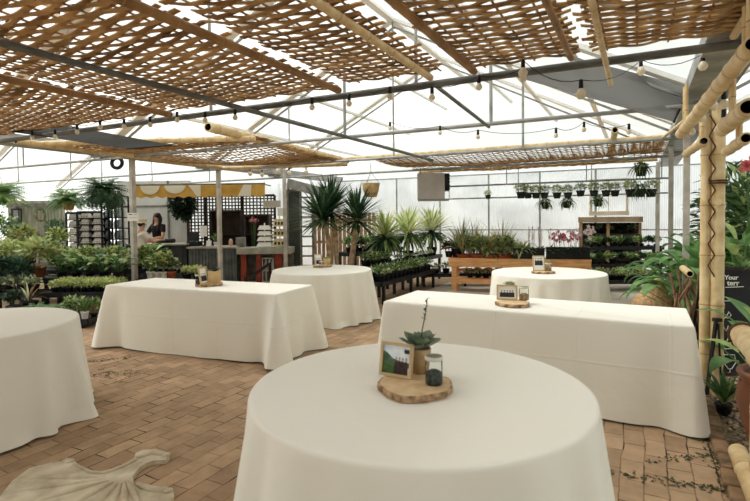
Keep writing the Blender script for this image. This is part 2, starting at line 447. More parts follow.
def truss(i, t, first):
    mb = MB(); m = 1 if first else 0  # nearest chord takes the darkened metal as if backlit
    zc = 2.59
    mb.tube([W(GL - 8.7, t, zc), W(GL, t, zc), W(GR, t, zc)], 0.03 if first else 0.024, 8, m)
    for s0 in (GL, GL - 8.72, GR):
        L = 8.72; mid = s0 + L / 2
        for e in (s0, s0 + L):
            a, b = W(e, t, GZ + 0.04), W(mid, t, RZ - 0.02)
            mb.bar(a, b, 0.15, 0.05, up=VV.cross((b - a)), m=2)
            mb.bar(a - ZV * .12 + VV * .06, b - ZV * .12 + VV * .06, 0.03, 0.03, m=0)
        if s0 == GL and i in (1, 3): continue
        mb.tube([W(mid, t, zc), W(mid, t, RZ)], 0.016, 8, 0)
        for e in (-1, 1):
            x = mid + e * L * .25; zz = (GZ + RZ) / 2
            mb.tube([W(x, t, zc), W(x, t, zz)], 0.014, 8, 0)
    struct('beam', mb, [M_galv, M_dark, M_alu])
for i, t in enumerate(TR): truss(i, t, i == 0)
mb = MB()
for px, py, t in ((491, 126, 5.65), (523, 150, 7.9), (345, 142, 5.65)):
    c = att(px, py, t); mb.tube([V_(c, 2.6), V_(c, 3.55)], 0.02, 8)
struct('post', mb, [M_galv])
# purlins lengthwise along the roof slopes
mb = MB()
for f in (0.28, 0.55, 0.8):
    for e in (GL, GR):
        s = e + (RS - e) * f; z = GZ + (RZ - GZ) * f - 0.03
        mb.bar(W(s, 2, z), W(s, 13, z), 0.07, 0.05)
mb.bar(W(RS, 2, RZ - .04), W(RS, 13, RZ - .04), 0.12, 0.06)
struct('beam', mb, [M_alu])
# pipes lengthwise under the mats
for s, t0, t1, m in ((-3.2, -3, 8.2, M_dark),):
    mb = MB(); mb.tube([W(s, t0, 2.535), W(s, t1, 2.535)], 0.024, 8); struct('beam', mb, [m])
mb = MB(); mb.tube([att(431, 82, 3.86), att(489, 127, 5.6)], 0.018, 8); struct('beam', mb, [M_dark])
# rail pipes that carry the hanging baskets
RAIL = []
for z, t in ((2.2, 10.2), (1.98, 11.3)):
    mb = MB(); mb.tube([W(-4.2, t, z), W(0.5, t, z)], 0.018, 8)
    for s in (-4.0, -2.4, -0.9, 0.35): mb.tube([W(s, t, z), W(s, t, 2.62)], 0.01, 6)
    struct('beam', mb, [M_galv])
# posts
def gpost(s, t, w, m, top=2.66):
    mb = MB(); mb.box(WO(s, t, top / 2), (w, w, top), rz(-PHI)); mb.box(WO(s, t, 0.01), (w * 2, w * 2, .02), rz(-PHI))
    return struct('post', mb, [m])
for px, Y in ((686, 6.0), (670.5, 8.0), (657.5, 10.3)):
    c = at(px, 250, Y); gpost(c.x * CS - c.y * SN, c.x * SN + c.y * CS, 0.07, M_post)
gpost(GL, 5.68, 0.08, M_post); gpost(GL, 7.75, 0.075, M_post)
gpost(GL, 12.6, .09, M_post)

# grey shade cloths slung under the roof
M_shade2 = film('unlit_shade_cloth', (0.07, 0.07, 0.068, 1), 0.3, 0.02)  # darker copy of the grey cloth, its lack of light put into the colour
def sheet(pts, label, sag=0.12, n=10, cm=None):
    cm = cm or M_shade
    a, b, c, d = [Vector(p) for p in pts]; mb = MB(); vs = []
    for i in range(n + 1):
        for j in range(n + 1):
            u, v = i / n, j / n
            p = (a * (1 - u) + b * u) * (1 - v) + (d * (1 - u) + c * u) * v
            p = p - ZV * sag * math.sin(PI * u) * math.sin(PI * v)
            vs.append(p)
    fs = [(i * (n + 1) + j, (i + 1) * (n + 1) + j, (i + 1) * (n + 1) + j + 1, i * (n + 1) + j + 1) for i in range(n) for j in range(n)]
    mb.add(vs, fs, 0, True)
    r = [i * (n + 1) for i in range(n + 1)]
    mb.tube([vs[k] for k in r], 0.012, 6, 1); mb.tube([vs[k + n] for k in r], 0.012, 6, 1)
    return solo('shade_cloth', mb, [cm, M_black], label, 'shade cloth')
sheet([at(512, 76, 4.75), at(592, 62, 4.95), at(690, 87, 5.05), at(674, 122, 4.75)], 'grey shade cloth slung under the roof beside the gutter', 0.03)
sheet([at(12, 132, 5.9), at(60, 124, 6.2), at(172, 145, 6.35), at(126, 149, 6.1)], 'grey shade cloth coloured as if unlit above the narrow bamboo mat by the kiosk', 0.03, cm=M_shade2)

# ------------------------------------------------------------------ woven bamboo mats
WS = W
def woven(name, s0, s1, t0, t1, z, label, sag=0.05, pitch=0.047, lam=0.18, seed=1, sup=(), quad=None):
    mb = MB(); r = random.Random(seed)
    def W(s, t, z):                     # a mat hung askew gets its own four corners
        if quad is None: return WS(s, t, z)
        a = (s - s0) / (s1 - s0); b = (t - t0) / (t1 - t0)
        p = (quad[0] * (1 - a) + quad[1] * a) * (1 - b) + (quad[3] * (1 - a) + quad[2] * a) * b
        return Vector((p.x, p.y, z))
    n = int((t1 - t0) / pitch)
    nwarp = int((s1 - s0) / lam)
    def surf(s, t):
        a = (s - s0) / (s1 - s0); b = (t - t0) / (t1 - t0)
        st = [t0, *sup, t1]; f = 0
        for x, y in zip(st[:-1], st[1:]):
            if x <= t <= y: f = math.sin(PI * (t - x) / (y - x))
        if quad:
            p = W(s, t, 0); tw = (UX * p.y - UY * p.x) / DET; f *= min(1.0, abs(tw - TR[1]) / 0.7)
        return z - sag * f * (0.35 + 0.65 * math.sin(PI * a)) + 0.012 * math.sin(3 * s + seed) * f
    for i in range(n):
        tc = t0 + (i + 0.5) * pitch + r.gauss(0, 0.004)
        e0 = s0 + r.gauss(0, 0.03); e1 = s1 + r.gauss(0, 0.03)
        k = max(6, int((e1 - e0) / (lam / 4.0)))
        ph = (i % 2) * PI; w0 = r.uniform(0.037, 0.045); am = r.uniform(0.007, 0.0115)
        prev = None; vs = []
        for j in range(k + 1):
            s = e0 + (e1 - e0) * j / k
            c = math.cos(PI * (s - s0) / lam + ph)
            t = tc + am * c
            w = w0 * (1 + 0.1 * math.sin(s * 9 + i))
            zz = surf(s, tc) + 0.011 * math.sin(PI * (s - s0) / lam + ph)
            vs += [W(s, t - w / 2, zz), W(s, t + w / 2, zz + 0.002), W(s, t + w / 2, zz + 0.008), W(s, t - w / 2, zz + 0.008)]
        fs = []
        for j in range(k):
            a = 4 * j
            for x, y in ((0, 1), (1, 2), (2, 3), (3, 0)): fs.append((a + x, a + y, a + 4 + y, a + 4 + x))
        mb.add(vs, fs, r.choice((0, 0, 1)))
    for j in range(nwarp + 1):
        s = s0 + (j + 0.5) * lam
        if s > s1: break
        mb.tube([W(s, t0 + (t1 - t0) * q / 8, surf(s, t0 + (t1 - t0) * q / 8) + 0.004) for q in range(9)], 0.007, 5, 2)
    return solo(name, mb, [M_slat, MATS['split_bamboo_dark'], M_bamboo2], label, 'bamboo mat', 'woven bamboo shade mats')
mat('split_bamboo_dark', (168, 130, 86), (112, 84, 54), rough=0.65, scale=7, lo=0.3, hi=0.7, trans=0.2)
ZM = 2.655
woven('bamboo_mat', -7.3, -4.22, -0.4, 3.755, ZM, 'woven bamboo overhead mat farthest to the left, its edge above the seed packet racks', 0.07, seed=1, sup=(1.1,))
woven('bamboo_mat', -4.15, -2.28, -1.4, 3.755, ZM, 'woven bamboo overhead mat crossed underneath by the dark pipe', 0.06, seed=2, sup=(1.1,))
woven('bamboo_mat', -2.2, -1.36, -4.5, 3.755, ZM + .02, 'narrow woven bamboo overhead mat whose frayed slat ends face the open gap', 0.03, seed=3, sup=(-1.4, 1.1))
woven('bamboo_mat', -1.13, -0.37, -4.5, 3.755, ZM, 'woven bamboo overhead mat between the open gap and the thin bright slit', 0.04, seed=4, sup=(-1.4, 1.1))
woven('bamboo_mat', -0.29, 0.85, -4.5, 3.755, ZM, 'woven bamboo overhead mat above the hanging bamboo logs at the corner post', 0.05, seed=5, sup=(-1.4, 1.1))
QM = [at(38, 145, 6.75), at(256, 139, 6.5), at(347, 160, 9.35), at(222, 164, 9.8)]
woven('bamboo_mat', 0, 2.7, 0, 3.1, 2.64, 'sagging woven bamboo mat hung in front of the yellow striped awning', 0.16, seed=6, quad=QM)
woven('bamboo_mat', -4.5, 0.35, 8.4, 10.85, 2.665, 'long woven bamboo mat hung before the row of hanging baskets', 0.13, seed=7, sup=(10.2,))

# ------------------------------------------------------------------ bamboo poles
def bamboo(mb, p0, p1, r, hollow=(False, False), step=0.32, seg=14, phase=0.5, taper=1.0):
    p0, p1 = Vector(p0), Vector(p1); L = (p1 - p0).length; d = (p1 - p0) / L
    path = []; rs = []
    x = 0.0; path.append(p0); rs.append(r)
    k = step * phase
    while k < L - 0.03:
        for dx, f in ((-0.03, 1.0), (-0.009, 1.10), (0.0, 1.03), (0.009, 1.12), (0.03, 1.0)):
            if 0.005 < k + dx < L - 0.005:
                path.append(p0 + d * (k + dx)); rs.append(r * f * (1 + (taper - 1) * (k + dx) / L))
        k += step
    path.append(p1); rs.append(r * taper)
    mb.tube(path, rs, seg, 0, caps=False)
    k = step * phase
    while k < L - 0.03:
        q = 1 + (taper - 1) * k / L
        mb.tube([p0 + d * (k - .004), p0 + d * (k + .004)], r * 1.085 * q, seg, 1, caps=False); k += step
    for end, (p, dd, hol, rr) in enumerate(((p0, d, hollow[0], r), (p1, -d, hollow[1], r * taper))):
        x = dd.orthogonal().normalized(); y = dd.cross(x)
        ring = lambda c, q: [c + (x * math.cos(2 * PI * i / seg) + y * math.sin(2 * PI * i / seg)) * q for i in range(seg)]
        if hol:
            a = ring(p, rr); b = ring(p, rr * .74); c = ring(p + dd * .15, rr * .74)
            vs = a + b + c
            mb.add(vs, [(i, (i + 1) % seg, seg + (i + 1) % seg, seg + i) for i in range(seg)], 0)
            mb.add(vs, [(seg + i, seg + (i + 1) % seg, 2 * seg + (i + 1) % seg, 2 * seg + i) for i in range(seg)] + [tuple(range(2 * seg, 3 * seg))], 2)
        else:
            mb.add(ring(p, rr), [tuple(range(seg))], 0)
def V3(p, z, dy): return Vector((p.x, p.y + dy, z))
BM = [M_bamboo, M_node, M_blackdull]; BD = [M_bamboo2, M_node, M_blackdull]
def pole(p0, p1, r, label, hollow=(False, False), mats=BM, group=None, name='bamboo_pole', step=.32):
    mb = MB(); bamboo(mb, p0, p1, r, hollow, step); return solo(name, mb, mats, label, 'bamboo pole', group)
pole(at(208, 127, 5.9), at(347, 161, 9.7), 0.058, 'thick bamboo pole with a dark open end lying across the sagging mat', (True, False))
pole(at(16, 141, 6.4), at(224, 168, 9.95), 0.042, 'bamboo pole along the outer edge of the sagging mat near the black tyre ring', (True, False))
pole(V3(QM[0], 2.6, -.05), V3(QM[1], 2.6, -.05), 0.036, 'bamboo pole along the near edge of the sagging mat')
pole(V3(QM[3], 2.58, .06), V3(QM[2], 2.58, .06), 0.036, 'bamboo pole along the rear edge of the sagging mat above the awning')
pole(W(-5.0, 8.32, 2.67), W(0.3, 8.32, 2.67), 0.045, 'long bamboo pole along the near edge of the long rear mat')
pole(W(-4.6, 10.93, 2.62), W(0.3, 10.93, 2.62), 0.035, 'bamboo pole along the rear edge of the long rear mat')
pole(at(615, 130, 6.6), at(610, 160, 10.2), 0.042, 'bamboo pole with an open end lying lengthwise over the long rear mat', (True, False))
pole(W(-1.43, -2, 2.60), W(-1.43, 3.64, 2.60), 0.025, 'thin bamboo pole under the frayed edge of the narrow overhead mat')
pole(W(-1.1, -2, 2.60), W(-1.09, 3.64, 2.60), 0.025, 'thin bamboo pole edging the mat across the open gap', mats=BD)
pole(W(-2.24, -2, 2.60), W(-2.24, 3.64, 2.60), 0.028, 'brown bamboo pole at the seam over the middle of the left overhead mats', mats=BD)
pole(W(-4.18, -2, 2.59), W(-4.18, 3.64, 2.59), 0.03, 'brown bamboo pole at the seam beside the mat farthest left', mats=BD)
pole(W(-0.42, -2, 2.60), W(-0.42, 3.64, 2.60), 0.02, 'thin bamboo stick beside the bright slit between two overhead mats', mats=BD)
pole(W(-0.22, -2, 2.535), W(-0.2, 4.2, 2.53), 0.018, 'thin bamboo stick poking out past the dark pipe below the overhead mat', mats=BM)
pole(W(0.62, 0, 2.6), W(0.5, 3.64, 2.6), 0.022, 'thin bamboo stick under the overhead mat beside the gutter', mats=BM)
pole(at(694, 113, 4.9), at(655, 144, 7.6), 0.02, 'thin slanting bamboo stick from the gutter towards the long rear mat', mats=BM)
# ------------------------------------------------------------------ corner post, hung logs, rails
root = thing('bamboo_post', 'pair of tall bamboo culms laced with twine as the corner post by the chalkboard', 'post', W(0.56, 4.98, 0))
c0 = atz(716, 394, 0); c1 = atz(704, 392, 0)
root.location = c0; OFF[root.name] = Vector(c0)
for c, top, r in ((c0, 2.42, .05), (c1, 2.36, .04)):
    mb = MB(); bamboo(mb, c, c + ZV * top, r, (False, False), .42, 16, .8); part('culm', mb, BM, root)
mb = MB(); n = 15
fr = (Vector((0, 0, 0)) - c0); fr.z = 0; fr.normalize()
mid = (c0 + c1) / 2; across = (c0 - c1).normalized()
for i in range(n):
    z0 = 1.0 + i * 0.09; a = -1 if i % 2 else 1
    mb.tube([mid + across * .022 * a + fr * .05 + ZV * z0, mid - across * .022 * a + fr * .05 + ZV * (z0 + .09)], 0.006, 6)
part('twine', mb, [M_rope], root)
mb = MB()
for z in (1.78, 1.8): mb.lathe([(.071, z - .006), (.074, z), (.071, z + .006)], (c0.x, c0.y, 0), 16)
part('binding', mb, [M_rope], root)
mb = MB(); q = c0 + fr * .06 + ZV * 1.62; bamboo(mb, q + fr * .07, q - fr * .0, .03, (False, False), 5); part('peg', mb, BM, root)

def hung_log(p0, p1, r, hang, label):
    p0, p1 = Vector(p0), Vector(p1)
    t = thing('hanging_bamboo_log', label, 'bamboo log', p0, 'bamboo logs hung at the corner')
    mb = MB(); bamboo(mb, p0, p1, r, (True, False), .26, 16, .35); part('log', mb, BM, t)
    d = (p1 - p0).normalized()
    for q, h in hang:
        for e in (-1, 1):
            c = p0.lerp(p1, q) + d * .035 * e
            mb = MB(); bamboo(mb, c + ZV * r * .8, c + ZV * (r + h), .014, (False, False), .2, 8); part('hanger_stick', mb, BM, t)
    return t
hung_log(at(753, 44, 2.4), at(681, 134, 4.1), .043, ((0.05, .2), (.9, .3)), 'topmost and longest bamboo log, hung under the overhead mat by the gutter')
hung_log(at(748, 107, 2.5), at(722, 130, 3.25), .045, ((.55, .2),), 'thick short bamboo log with a dark open end hung beside the corner post')
hung_log(at(704, 141, 4.0), at(686, 154, 4.85), .036, ((.12, .24),), 'bamboo log hung before the corner post, lowest on its aisle side')
hung_log(at(746, 138, 2.9), at(726, 152, 3.6), .034, ((.3, .12),), 'thinnest hung bamboo log, lowest on the planted side of the corner post')

t = thing('bamboo_railing', 'bamboo rail bound with brown twine above the big brown pot', 'railing', atz(755, 440, 0))
p1 = at(741, 333, 3.0); p0 = p1 - VV * 1.5
mb = MB(); bamboo(mb, p1, p0, .066, (False, False), .4, 16); part('rail', mb, BM, t)
mb = MB(); b = p1 - VV * .06
mb.tube([b + (UV * math.cos(a) + ZV * math.sin(a)) * .069 for a in [i * PI / 8 for i in range(17)]], .012, 6); part('twine', mb, [M_rope], t)
for k, dd in ((.45, 0.0),):
    c = p1 - VV * k; mb = MB(); bamboo(mb, Vector((c.x, c.y, 0)), Vector((c.x, c.y, c.z - .05)), .024, (False, False), .3, 12); part('rail_post', mb, BM, t)
p1 = atz(738, 452, .055); p0 = p1 - VV * 1.6
pole(p1, p0, .052, 'bamboo log lying on the ground as a border below the big brown pot', mats=BM, name='bamboo_log', step=.5)

# ------------------------------------------------------------------ strings of bulbs
M_bulb = mat('bulb_glass', (238, 228, 206), rough=0.12, spec=0.6, trans=0.35)
def string(pts, label, r=0.03, sag=0.05, cable=True):
    pts = [Vector(p) for p in pts]
    t = thing('string_light', label, 'string light', pts[0], 'string lights')
    mb = MB(); path = []
    for a, b in zip(pts[:-1], pts[1:]):
        for k in range(6):
            q = k / 6; path.append(a.lerp(b, q) - ZV * sag * 4 * q * (1 - q))
    path.append(pts[-1]); mb.tube(path, 0.003, 5); part('cable', mb, [M_black], t)
    for p in pts:
        mb = MB(); mb.lathe([(.006, 0.005), (.014, -.004), (.015, -.05), (.012, -.055)], p, 8); s = part('socket', mb, [M_black], t)
        mb = MB(); mb.lathe([(.010, -.052), (r * .6, -.06), (r, -.06 - r * .75), (r * .85, -.06 - r * 1.3), (r * .45, -.06 - r * 1.75), (.001, -.06 - r * 1.85)], p, 10); part('bulb', mb, [M_bulb], s)
    return t
string([att(x, y, 3.68) for x, y in ((8, 126), (32, 131), (55, 130), (77, 125), (100, 120), (124, 119), (150, 117), (177, 112), (205, 112), (235, 109), (312, 98), (349, 94), (390, 87), (432, 87), (479, 76), (523, 68))],
       'long string of globe bulbs along the dark pipe at the edge of the overhead mats', 0.026, 0.03)
string([at(523, 60, 3.4), at(581, 80, 3.1), at(641, 60, 3.9), at(703, 54, 3.6)], 'string of globe bulbs swagged below the grey shade cloth, one large bulb in the middle', 0.034, 0.06)
string([at(-30, 18, 2.9), at(8, 19, 2.95), at(57, 5, 2.95), at(100, -5, 2.95)], 'string of globe bulbs close under the overhead mats above the bare round table', 0.03, 0.02)
string([at(692, 121, 3.9), at(702, 107, 3.7), at(714, 94, 3.4), at(724, 91, 3.1), at(724, 109, 3.15)], 'short string of globe bulbs wound along the topmost hung bamboo log', 0.03, 0.02)
string([at(250, 169, 10), at(262, 170, 10), at(278, 166, 10), at(289, 168, 10), at(306, 167, 10)], 'string of tiny globe bulbs in front of the kiosk beyond the sagging mat', 0.045, 0.04)
string([att(x, y, 5.5) for x, y in ((390, 122), (440, 126), (478, 130), (556, 128), (584, 122), (629, 124))], 'string of small bulbs hung under the second pipe before the long rear mat', 0.024, 0.05)

# ------------------------------------------------------------------ draped tables
M_cloth = clothmat('ivory_linen', False); M_clothr = clothmat('ivory_linen_creased', True)
M_laminate = mat('table_laminate', (150, 140, 126), rough=0.5)
TH = 0.75
def nsin(a, seed, ks):
    r = random.Random(seed); return sum(math.sin(k * a + r.uniform(0, 6.28)) * w for k, w in ks)
def round_cloth(x, y, seed, label, R=0.76, folds=0.062):
    n, m = 200, 26; mb = MB(); vs = []
    prof = [(0.0, TH), (R * .5, TH), (R * .8, TH), (R - .03, TH), (R - .012, TH - .001), (R - .003, TH - .006), (R, TH - .018)]
    for r, z in prof[1:]:
        for k in range(n):
            a = 2 * PI * k / n; vs.append(Vector((r * math.cos(a), r * math.sin(a), z)))
    nr = len(prof) - 1
    for i in range(1, m + 1):
        q = i / m
        for k in range(n):
            a = 2 * PI * k / n
            w = nsin(a, seed, ((11, .35), (16, .45), (19, .3), (7, .3), (31, .12)))
            w = math.copysign(abs(w) ** .8, w)
            r = R + .002 + .072 * q ** 1.15 + folds * w * q ** .75 + .012 * nsin(a, seed + 5, ((3, 1), (5, .6))) * q
            hem = .006 + .008 * (1 + math.sin(5 * a + seed))
            z = TH - .018 - (TH - .018 - hem) * q
            if q > .85: r += .03 * ((q - .9) / .1) * max(0, nsin(a, seed + 9, ((9, .6), (14, .6))))
            vs.append(Vector((r * math.cos(a), r * math.sin(a), z)))
    rows = nr + m
    c = len(vs); vs.append(Vector((0, 0, TH)))
    fs = [(c, k, (k + 1) % n) for k in range(n)]
    fs += [(i * n + k, (i + 1) * n + k, (i + 1) * n + (k + 1) % n, i * n + (k + 1) % n) for i in range(rows - 1) for k in range(n)]
    mb.add(vs, fs, 0, True)
    o = link(bpy.data.objects.new('tablecloth', mb.mesh('tablecloth', [M_cloth]))); o.location = (x, y, 0); OFF[o.name] = Vector((0, 0, 0))
    tag(o, label, 'tablecloth', 'cloths over the round tables')
    t = thing('round_table', 'round table under the ' + label.split(' over ')[0].split(',')[0].replace('floor-length ', ''), 'table', (x, y, 0), 'round tables', local=True)
    mb = MB(); mb.lathe([(R - .03, .71), (R - .012, .715), (R - .012, .74), (R - .02, .744)], (0, 0, 0), 48); part('tabletop', mb, [M_laminate], t)
    for k in range(4):
        a = PI / 4 + k * PI / 2; mb = MB(); mb.tube([(.5 * math.cos(a), .5 * math.sin(a), 0), (.5 * math.cos(a), .5 * math.sin(a), .712)], .016, 8); part('leg', mb, [M_dark], t)
    return o
def rect_cloth(x, y, ang, seed, label, L=2.42, Wd=0.77, flare=.035, corner=.13):
    rc = .008; pts = []; step = .02
    # outline with normals and the distance to the nearest corner
    hx, hy = L / 2, Wd / 2
    cs = [(hx - rc, -hy + rc, -PI / 2), (hx - rc, hy - rc, 0), (-hx + rc, hy - rc, PI / 2), (-hx + rc, -hy + rc, PI)]
    for i, (cx, cy, a0) in enumerate(cs):
        for k in range(9):
            a = a0 + PI / 2 * k / 8; pts.append((cx + rc * math.cos(a), cy + rc * math.sin(a), math.cos(a), math.sin(a)))
        nx_, ny_, na = cs[(i + 1) % 4]
        e = pts[-1]; a = a0 + PI / 2
        f = (nx_ + rc * math.cos(a), ny_ + rc * math.sin(a)); d = math.hypot(f[0] - e[0], f[1] - e[1]); m = int(d / step)
        for k in range(1, m): pts.append((e[0] + (f[0] - e[0]) * k / m, e[1] + (f[1] - e[1]) * k / m, math.cos(a), math.sin(a)))
    n = len(pts); mb = MB(); vs = []
    for ins, z in ((.012, TH), (.004, TH - .003), (0, TH - .013)):
        for px, py, nx, ny in pts: vs.append(Vector((px - nx * ins, py - ny * ins, z)))
    m = 26; arc = 0; prev = pts[0]
    arcs = []
    for p in pts: arc += math.hypot(p[0] - prev[0], p[1] - prev[1]); arcs.append(arc); prev = p
    for i in range(1, m + 1):
        q = i / m
        for (px, py, nx, ny), s in zip(pts, arcs):
            dc = min(math.hypot(px - a * hx, py - b * hy) for a in (-1, 1) for b in (-1, 1))
            cw = math.exp(-(dc / .11) ** 2); ring = math.exp(-((dc - .22) / .09) ** 2)
            w = nsin(s * 2.6, seed, ((1.1, .5), (2.3, .5), (4.1, .3), (7.3, .15)))
            out = flare * q + (.016 + .01 * ring) * w * q + corner * cw * q ** .9 - .05 * ring * q
            hem = .006 + .007 * (1 + math.sin(s * 3.1 + seed)) + .008 * cw
            z = TH - .013 - (TH - .013 - hem) * q
            vs.append(Vector((px + nx * out, py + ny * out, z)))
    fs = [tuple(range(n))]
    mb.add(vs, [], 0, True)
    mb.f.append(list(range(n))); mb.m.append(0); mb.s.append(False)
    for i in range(m + 2):
        for k in range(n):
            mb.f.append([i * n + k, (i + 1) * n + k, (i + 1) * n + (k + 1) % n, i * n + (k + 1) % n]); mb.m.append(0); mb.s.append(True)
    o = link(bpy.data.objects.new('tablecloth', mb.mesh('tablecloth', [M_clothr]))); o.location = (x, y, 0); o.rotation_euler = (0, 0, ang); OFF[o.name] = Vector((0, 0, 0))
    tag(o, label, 'tablecloth', 'cloths over the long tables')
    t = thing('folding_table', 'long table under the ' + label.replace('floor-length ', '').replace(' over the long table', ''), 'table', (x, y, 0), 'long tables', ang, local=True)
    mb = MB(); mb.box((0, 0, .725), (L - .05, Wd - .05, .035), m=0, bev=.01); part('tabletop', mb, [M_laminate], t)
    for a in (-1, 1):
        for b in (-1, 1):
            mb = MB(); mb.tube([(a * .95, b * .28, 0), (a * .95, b * .28, .71)], .016, 8); part('leg', mb, [M_dark], t)
    return o
round_cloth(0.1907, 2.2074, 4, 'largest floor-length ivory cloth over the round table with the stalked succulent')
round_cloth(-0.8191, 7.4554, 11, 'pale ivory cloth pooling at the foot of the two yucca trees, over the round table')
round_cloth(2.4069, 6.7423, 19, 'pale ivory cloth in front of the orange wooden bench, over the round table')
round_cloth(-3.1088, 3.6032, 23, 'bare floor-length ivory cloth without a centrepiece, over the round table near the plant benches')
rect_cloth(1.3148, 4.2195, -0.5084, 3, 'floor-length ivory cloth with square fold creases over the long table beside the bamboo corner post', corner=.055)
rect_cloth(-2.0067, 5.7663, -0.377, 8, 'floor-length ivory cloth over the long table facing the kiosk', corner=.15)

# ------------------------------------------------------------------ centrepieces
M_woodtop = mat('slice_wood', (226, 200, 160), (206, 172, 128), rough=0.7, scale=14, stretch=(1, 1, .2))
M_bark = mat('bark', (206, 172, 132), (110, 82, 60), rough=0.95, scale=26, bump=0.6)
M_gold = mat('gilt_wood', (206, 180, 138), (184, 156, 112), rough=0.45, scale=6)
M_paper = mat('print_paper', (236, 234, 228), rough=0.4)
ZT = TH + .001; SL = .03
def wood_slice(px, py, r, label, seed):
    c = atz(px, py, TH + SL); t = thing('wood_slice', label, 'wood slice', (c.x, c.y, ZT), 'wood slices under the centrepieces')
    R = random.Random(seed); ph = [R.uniform(0, 6) for _ in range(4)]
    rad = lambda a: r * (1 + .035 * math.sin(3 * a + ph[0]) + .025 * math.sin(5 * a + ph[1]) + .012 * math.sin(11 * a + ph[2]))
    n = 48; o = Vector((c.x, c.y, ZT))
    ring = lambda f, z: [o + Vector((rad(2 * PI * k / n) * f * math.cos(2 * PI * k / n), rad(2 * PI * k / n) * f * math.sin(2 * PI * k / n), z)) for k in range(n)]
    mb = MB(); a = ring(.95, 0); b = ring(.95, SL); mb.add(a + b, [tuple(range(n))[::-1], tuple(range(n, 2 * n))] + [(k, (k + 1) % n, n + (k + 1) % n, n + k) for k in range(n)])
    part('wood', mb, [M_woodtop], t)
    mb = MB(); q = [ring(.952, .0005), ring(1.0, .003), ring(1.015, .015), ring(1.0, SL - .003), ring(.952, SL - .0004)]
    mb.add(sum(q, []), [(i * n + k, i * n + (k + 1) % n, (i + 1) * n + (k + 1) % n, (i + 1) * n + k) for i in range(4) for k in range(n)], 0, True)
    part('bark', mb, [M_bark], t)
    return o
def photo_frame(c, ang, w, h, label, variant, tilt=.2, bw=.014):
    t = thing('photo_frame', label, 'photo frame', c, 'framed photos on the tables', ang, local=True)
    Rm = rx(-tilt); f = .012
    P = lambda x, y, z: Rm @ Vector((x, y, z))
    mb = MB()
    for cx, cz, sx, sz in ((0, bw / 2, w, bw), (0, h - bw / 2, w, bw), (-(w - bw) / 2, h / 2, bw, h - 2 * bw), ((w - bw) / 2, h / 2, bw, h - 2 * bw)):
        mb.box(P(cx, 0, cz), (sx, .018, sz), Rm, 0, .002)
    fo = part('frame', mb, [M_gold], t)
    mb = MB(); mb.box(P(0, .003, h / 2), (w - bw, .004, h - bw), Rm); part('backing', mb, [M_darkwood], t)
    iw, ih = w - 2 * bw, h - 2 * bw
    def quad(x0, z0, x1, z1, k, y): mb.add([P(x0, y, z0), P(x1, y, z0), P(x1, y, z1), P(x0, y, z1)], [(0, 1, 2, 3)], k)
    def poly(pts, k, y): mb.add([P(-iw / 2 + a * iw, y, bw + b * ih) for a, b in pts], [tuple(range(len(pts)))], k)
    mb = MB(); y0 = .0006
    if variant == 'hill':
        ms = [mat('print_sky', (206, 222, 236), (236, 240, 244), scale=30), mat('print_hill', (62, 92, 66), (92, 116, 84), scale=40), mat('print_grass', (70, 104, 48), (44, 74, 36), scale=50), mat('print_dark', (44, 36, 36), (74, 52, 46), scale=60), mat('print_skin', (196, 156, 132), rough=.4)]
        poly(((0, 0), (1, 0), (1, 1), (0, 1)), 0, y0)
        poly(((0, .3), (.6, .25), (1, .25), (1, .42), (.6, .48), (.35, .55), (.15, .72), (0, .78)), 1, y0 - .0003)
        poly(((0, 0), (.7, 0), (.55, .2), (.3, .32), (0, .36)), 2, y0 - .0006)
        for x in (.5, .62, .74, .87):
            poly(((x - .08, 0), (x + .08, 0), (x + .07, .38), (x, .5), (x - .07, .38)), 3, y0 - .0009)
            poly([(x + .035 * math.cos(a), .55 + .06 * math.sin(a)) for a in [k * PI / 4 for k in range(8)]], 4, y0 - .0012)
        poly(((.78, .75), (.97, .75), (.97, .9), (.78, .9)), 3, y0 - .0009)
    else:
        ms = [M_paper, mat('print_black', (34, 34, 34), (60, 60, 60), scale=50), mat('print_grey', (150, 150, 148), (110, 110, 108), scale=40)]
        poly(((0, 0), (1, 0), (1, 1), (0, 1)), 0, y0)
        poly(((.08, .1), (.92, .1), (.92, .5), (.08, .5)) if variant == 'group' else ((.1, .35), (.9, .35), (.9, .55), (.1, .5)), 2, y0 - .0003)
        for x in (.2, .36, .52, .68, .82):
            b = .12 if variant == 'group' else .36
            poly(((x - .09, b), (x + .09, b), (x + .08, b + .3), (x, b + .42), (x - .08, b + .3)), 1, y0 - .0006)
            poly([(x + .05 * math.cos(a), b + .5 + .06 * math.sin(a)) for a in [k * PI / 4 for k in range(8)]], 2, y0 - .0009)
    part('photo', mb, ms, t)
    mb = MB(); a = P(0, .01, h * .75); b = Vector((0, h * .42, .003)); mb.bar(a, b, .04, .004); part('easel_leg', mb, [M_darkwood], t)
    return t
M_succ = leafmat('succulent', (136, 152, 126), (96, 118, 94), .1); M_succ2 = leafmat('succulent_pale', (168, 178, 140), (128, 142, 104), .1); M_succd = leafmat('succulent_dark', (52, 62, 50), (38, 44, 38), .1)
def rosette(mb, c, n, L, w, m=0, el0=1.3, el1=.15, seed=1):
    R = random.Random(seed)
    for i in range(n):
        q = i / n; az = i * 2.39996
        el = el0 + (el1 - el0) * q; l = L * (.45 + .55 * q) * R.uniform(.9, 1.1)
        mb.strap(c + Vector((math.cos(az), math.sin(az), 0)) * .004, az, el, l, w * (.6 + .4 * q), -.35, m, 4, .35, .6)
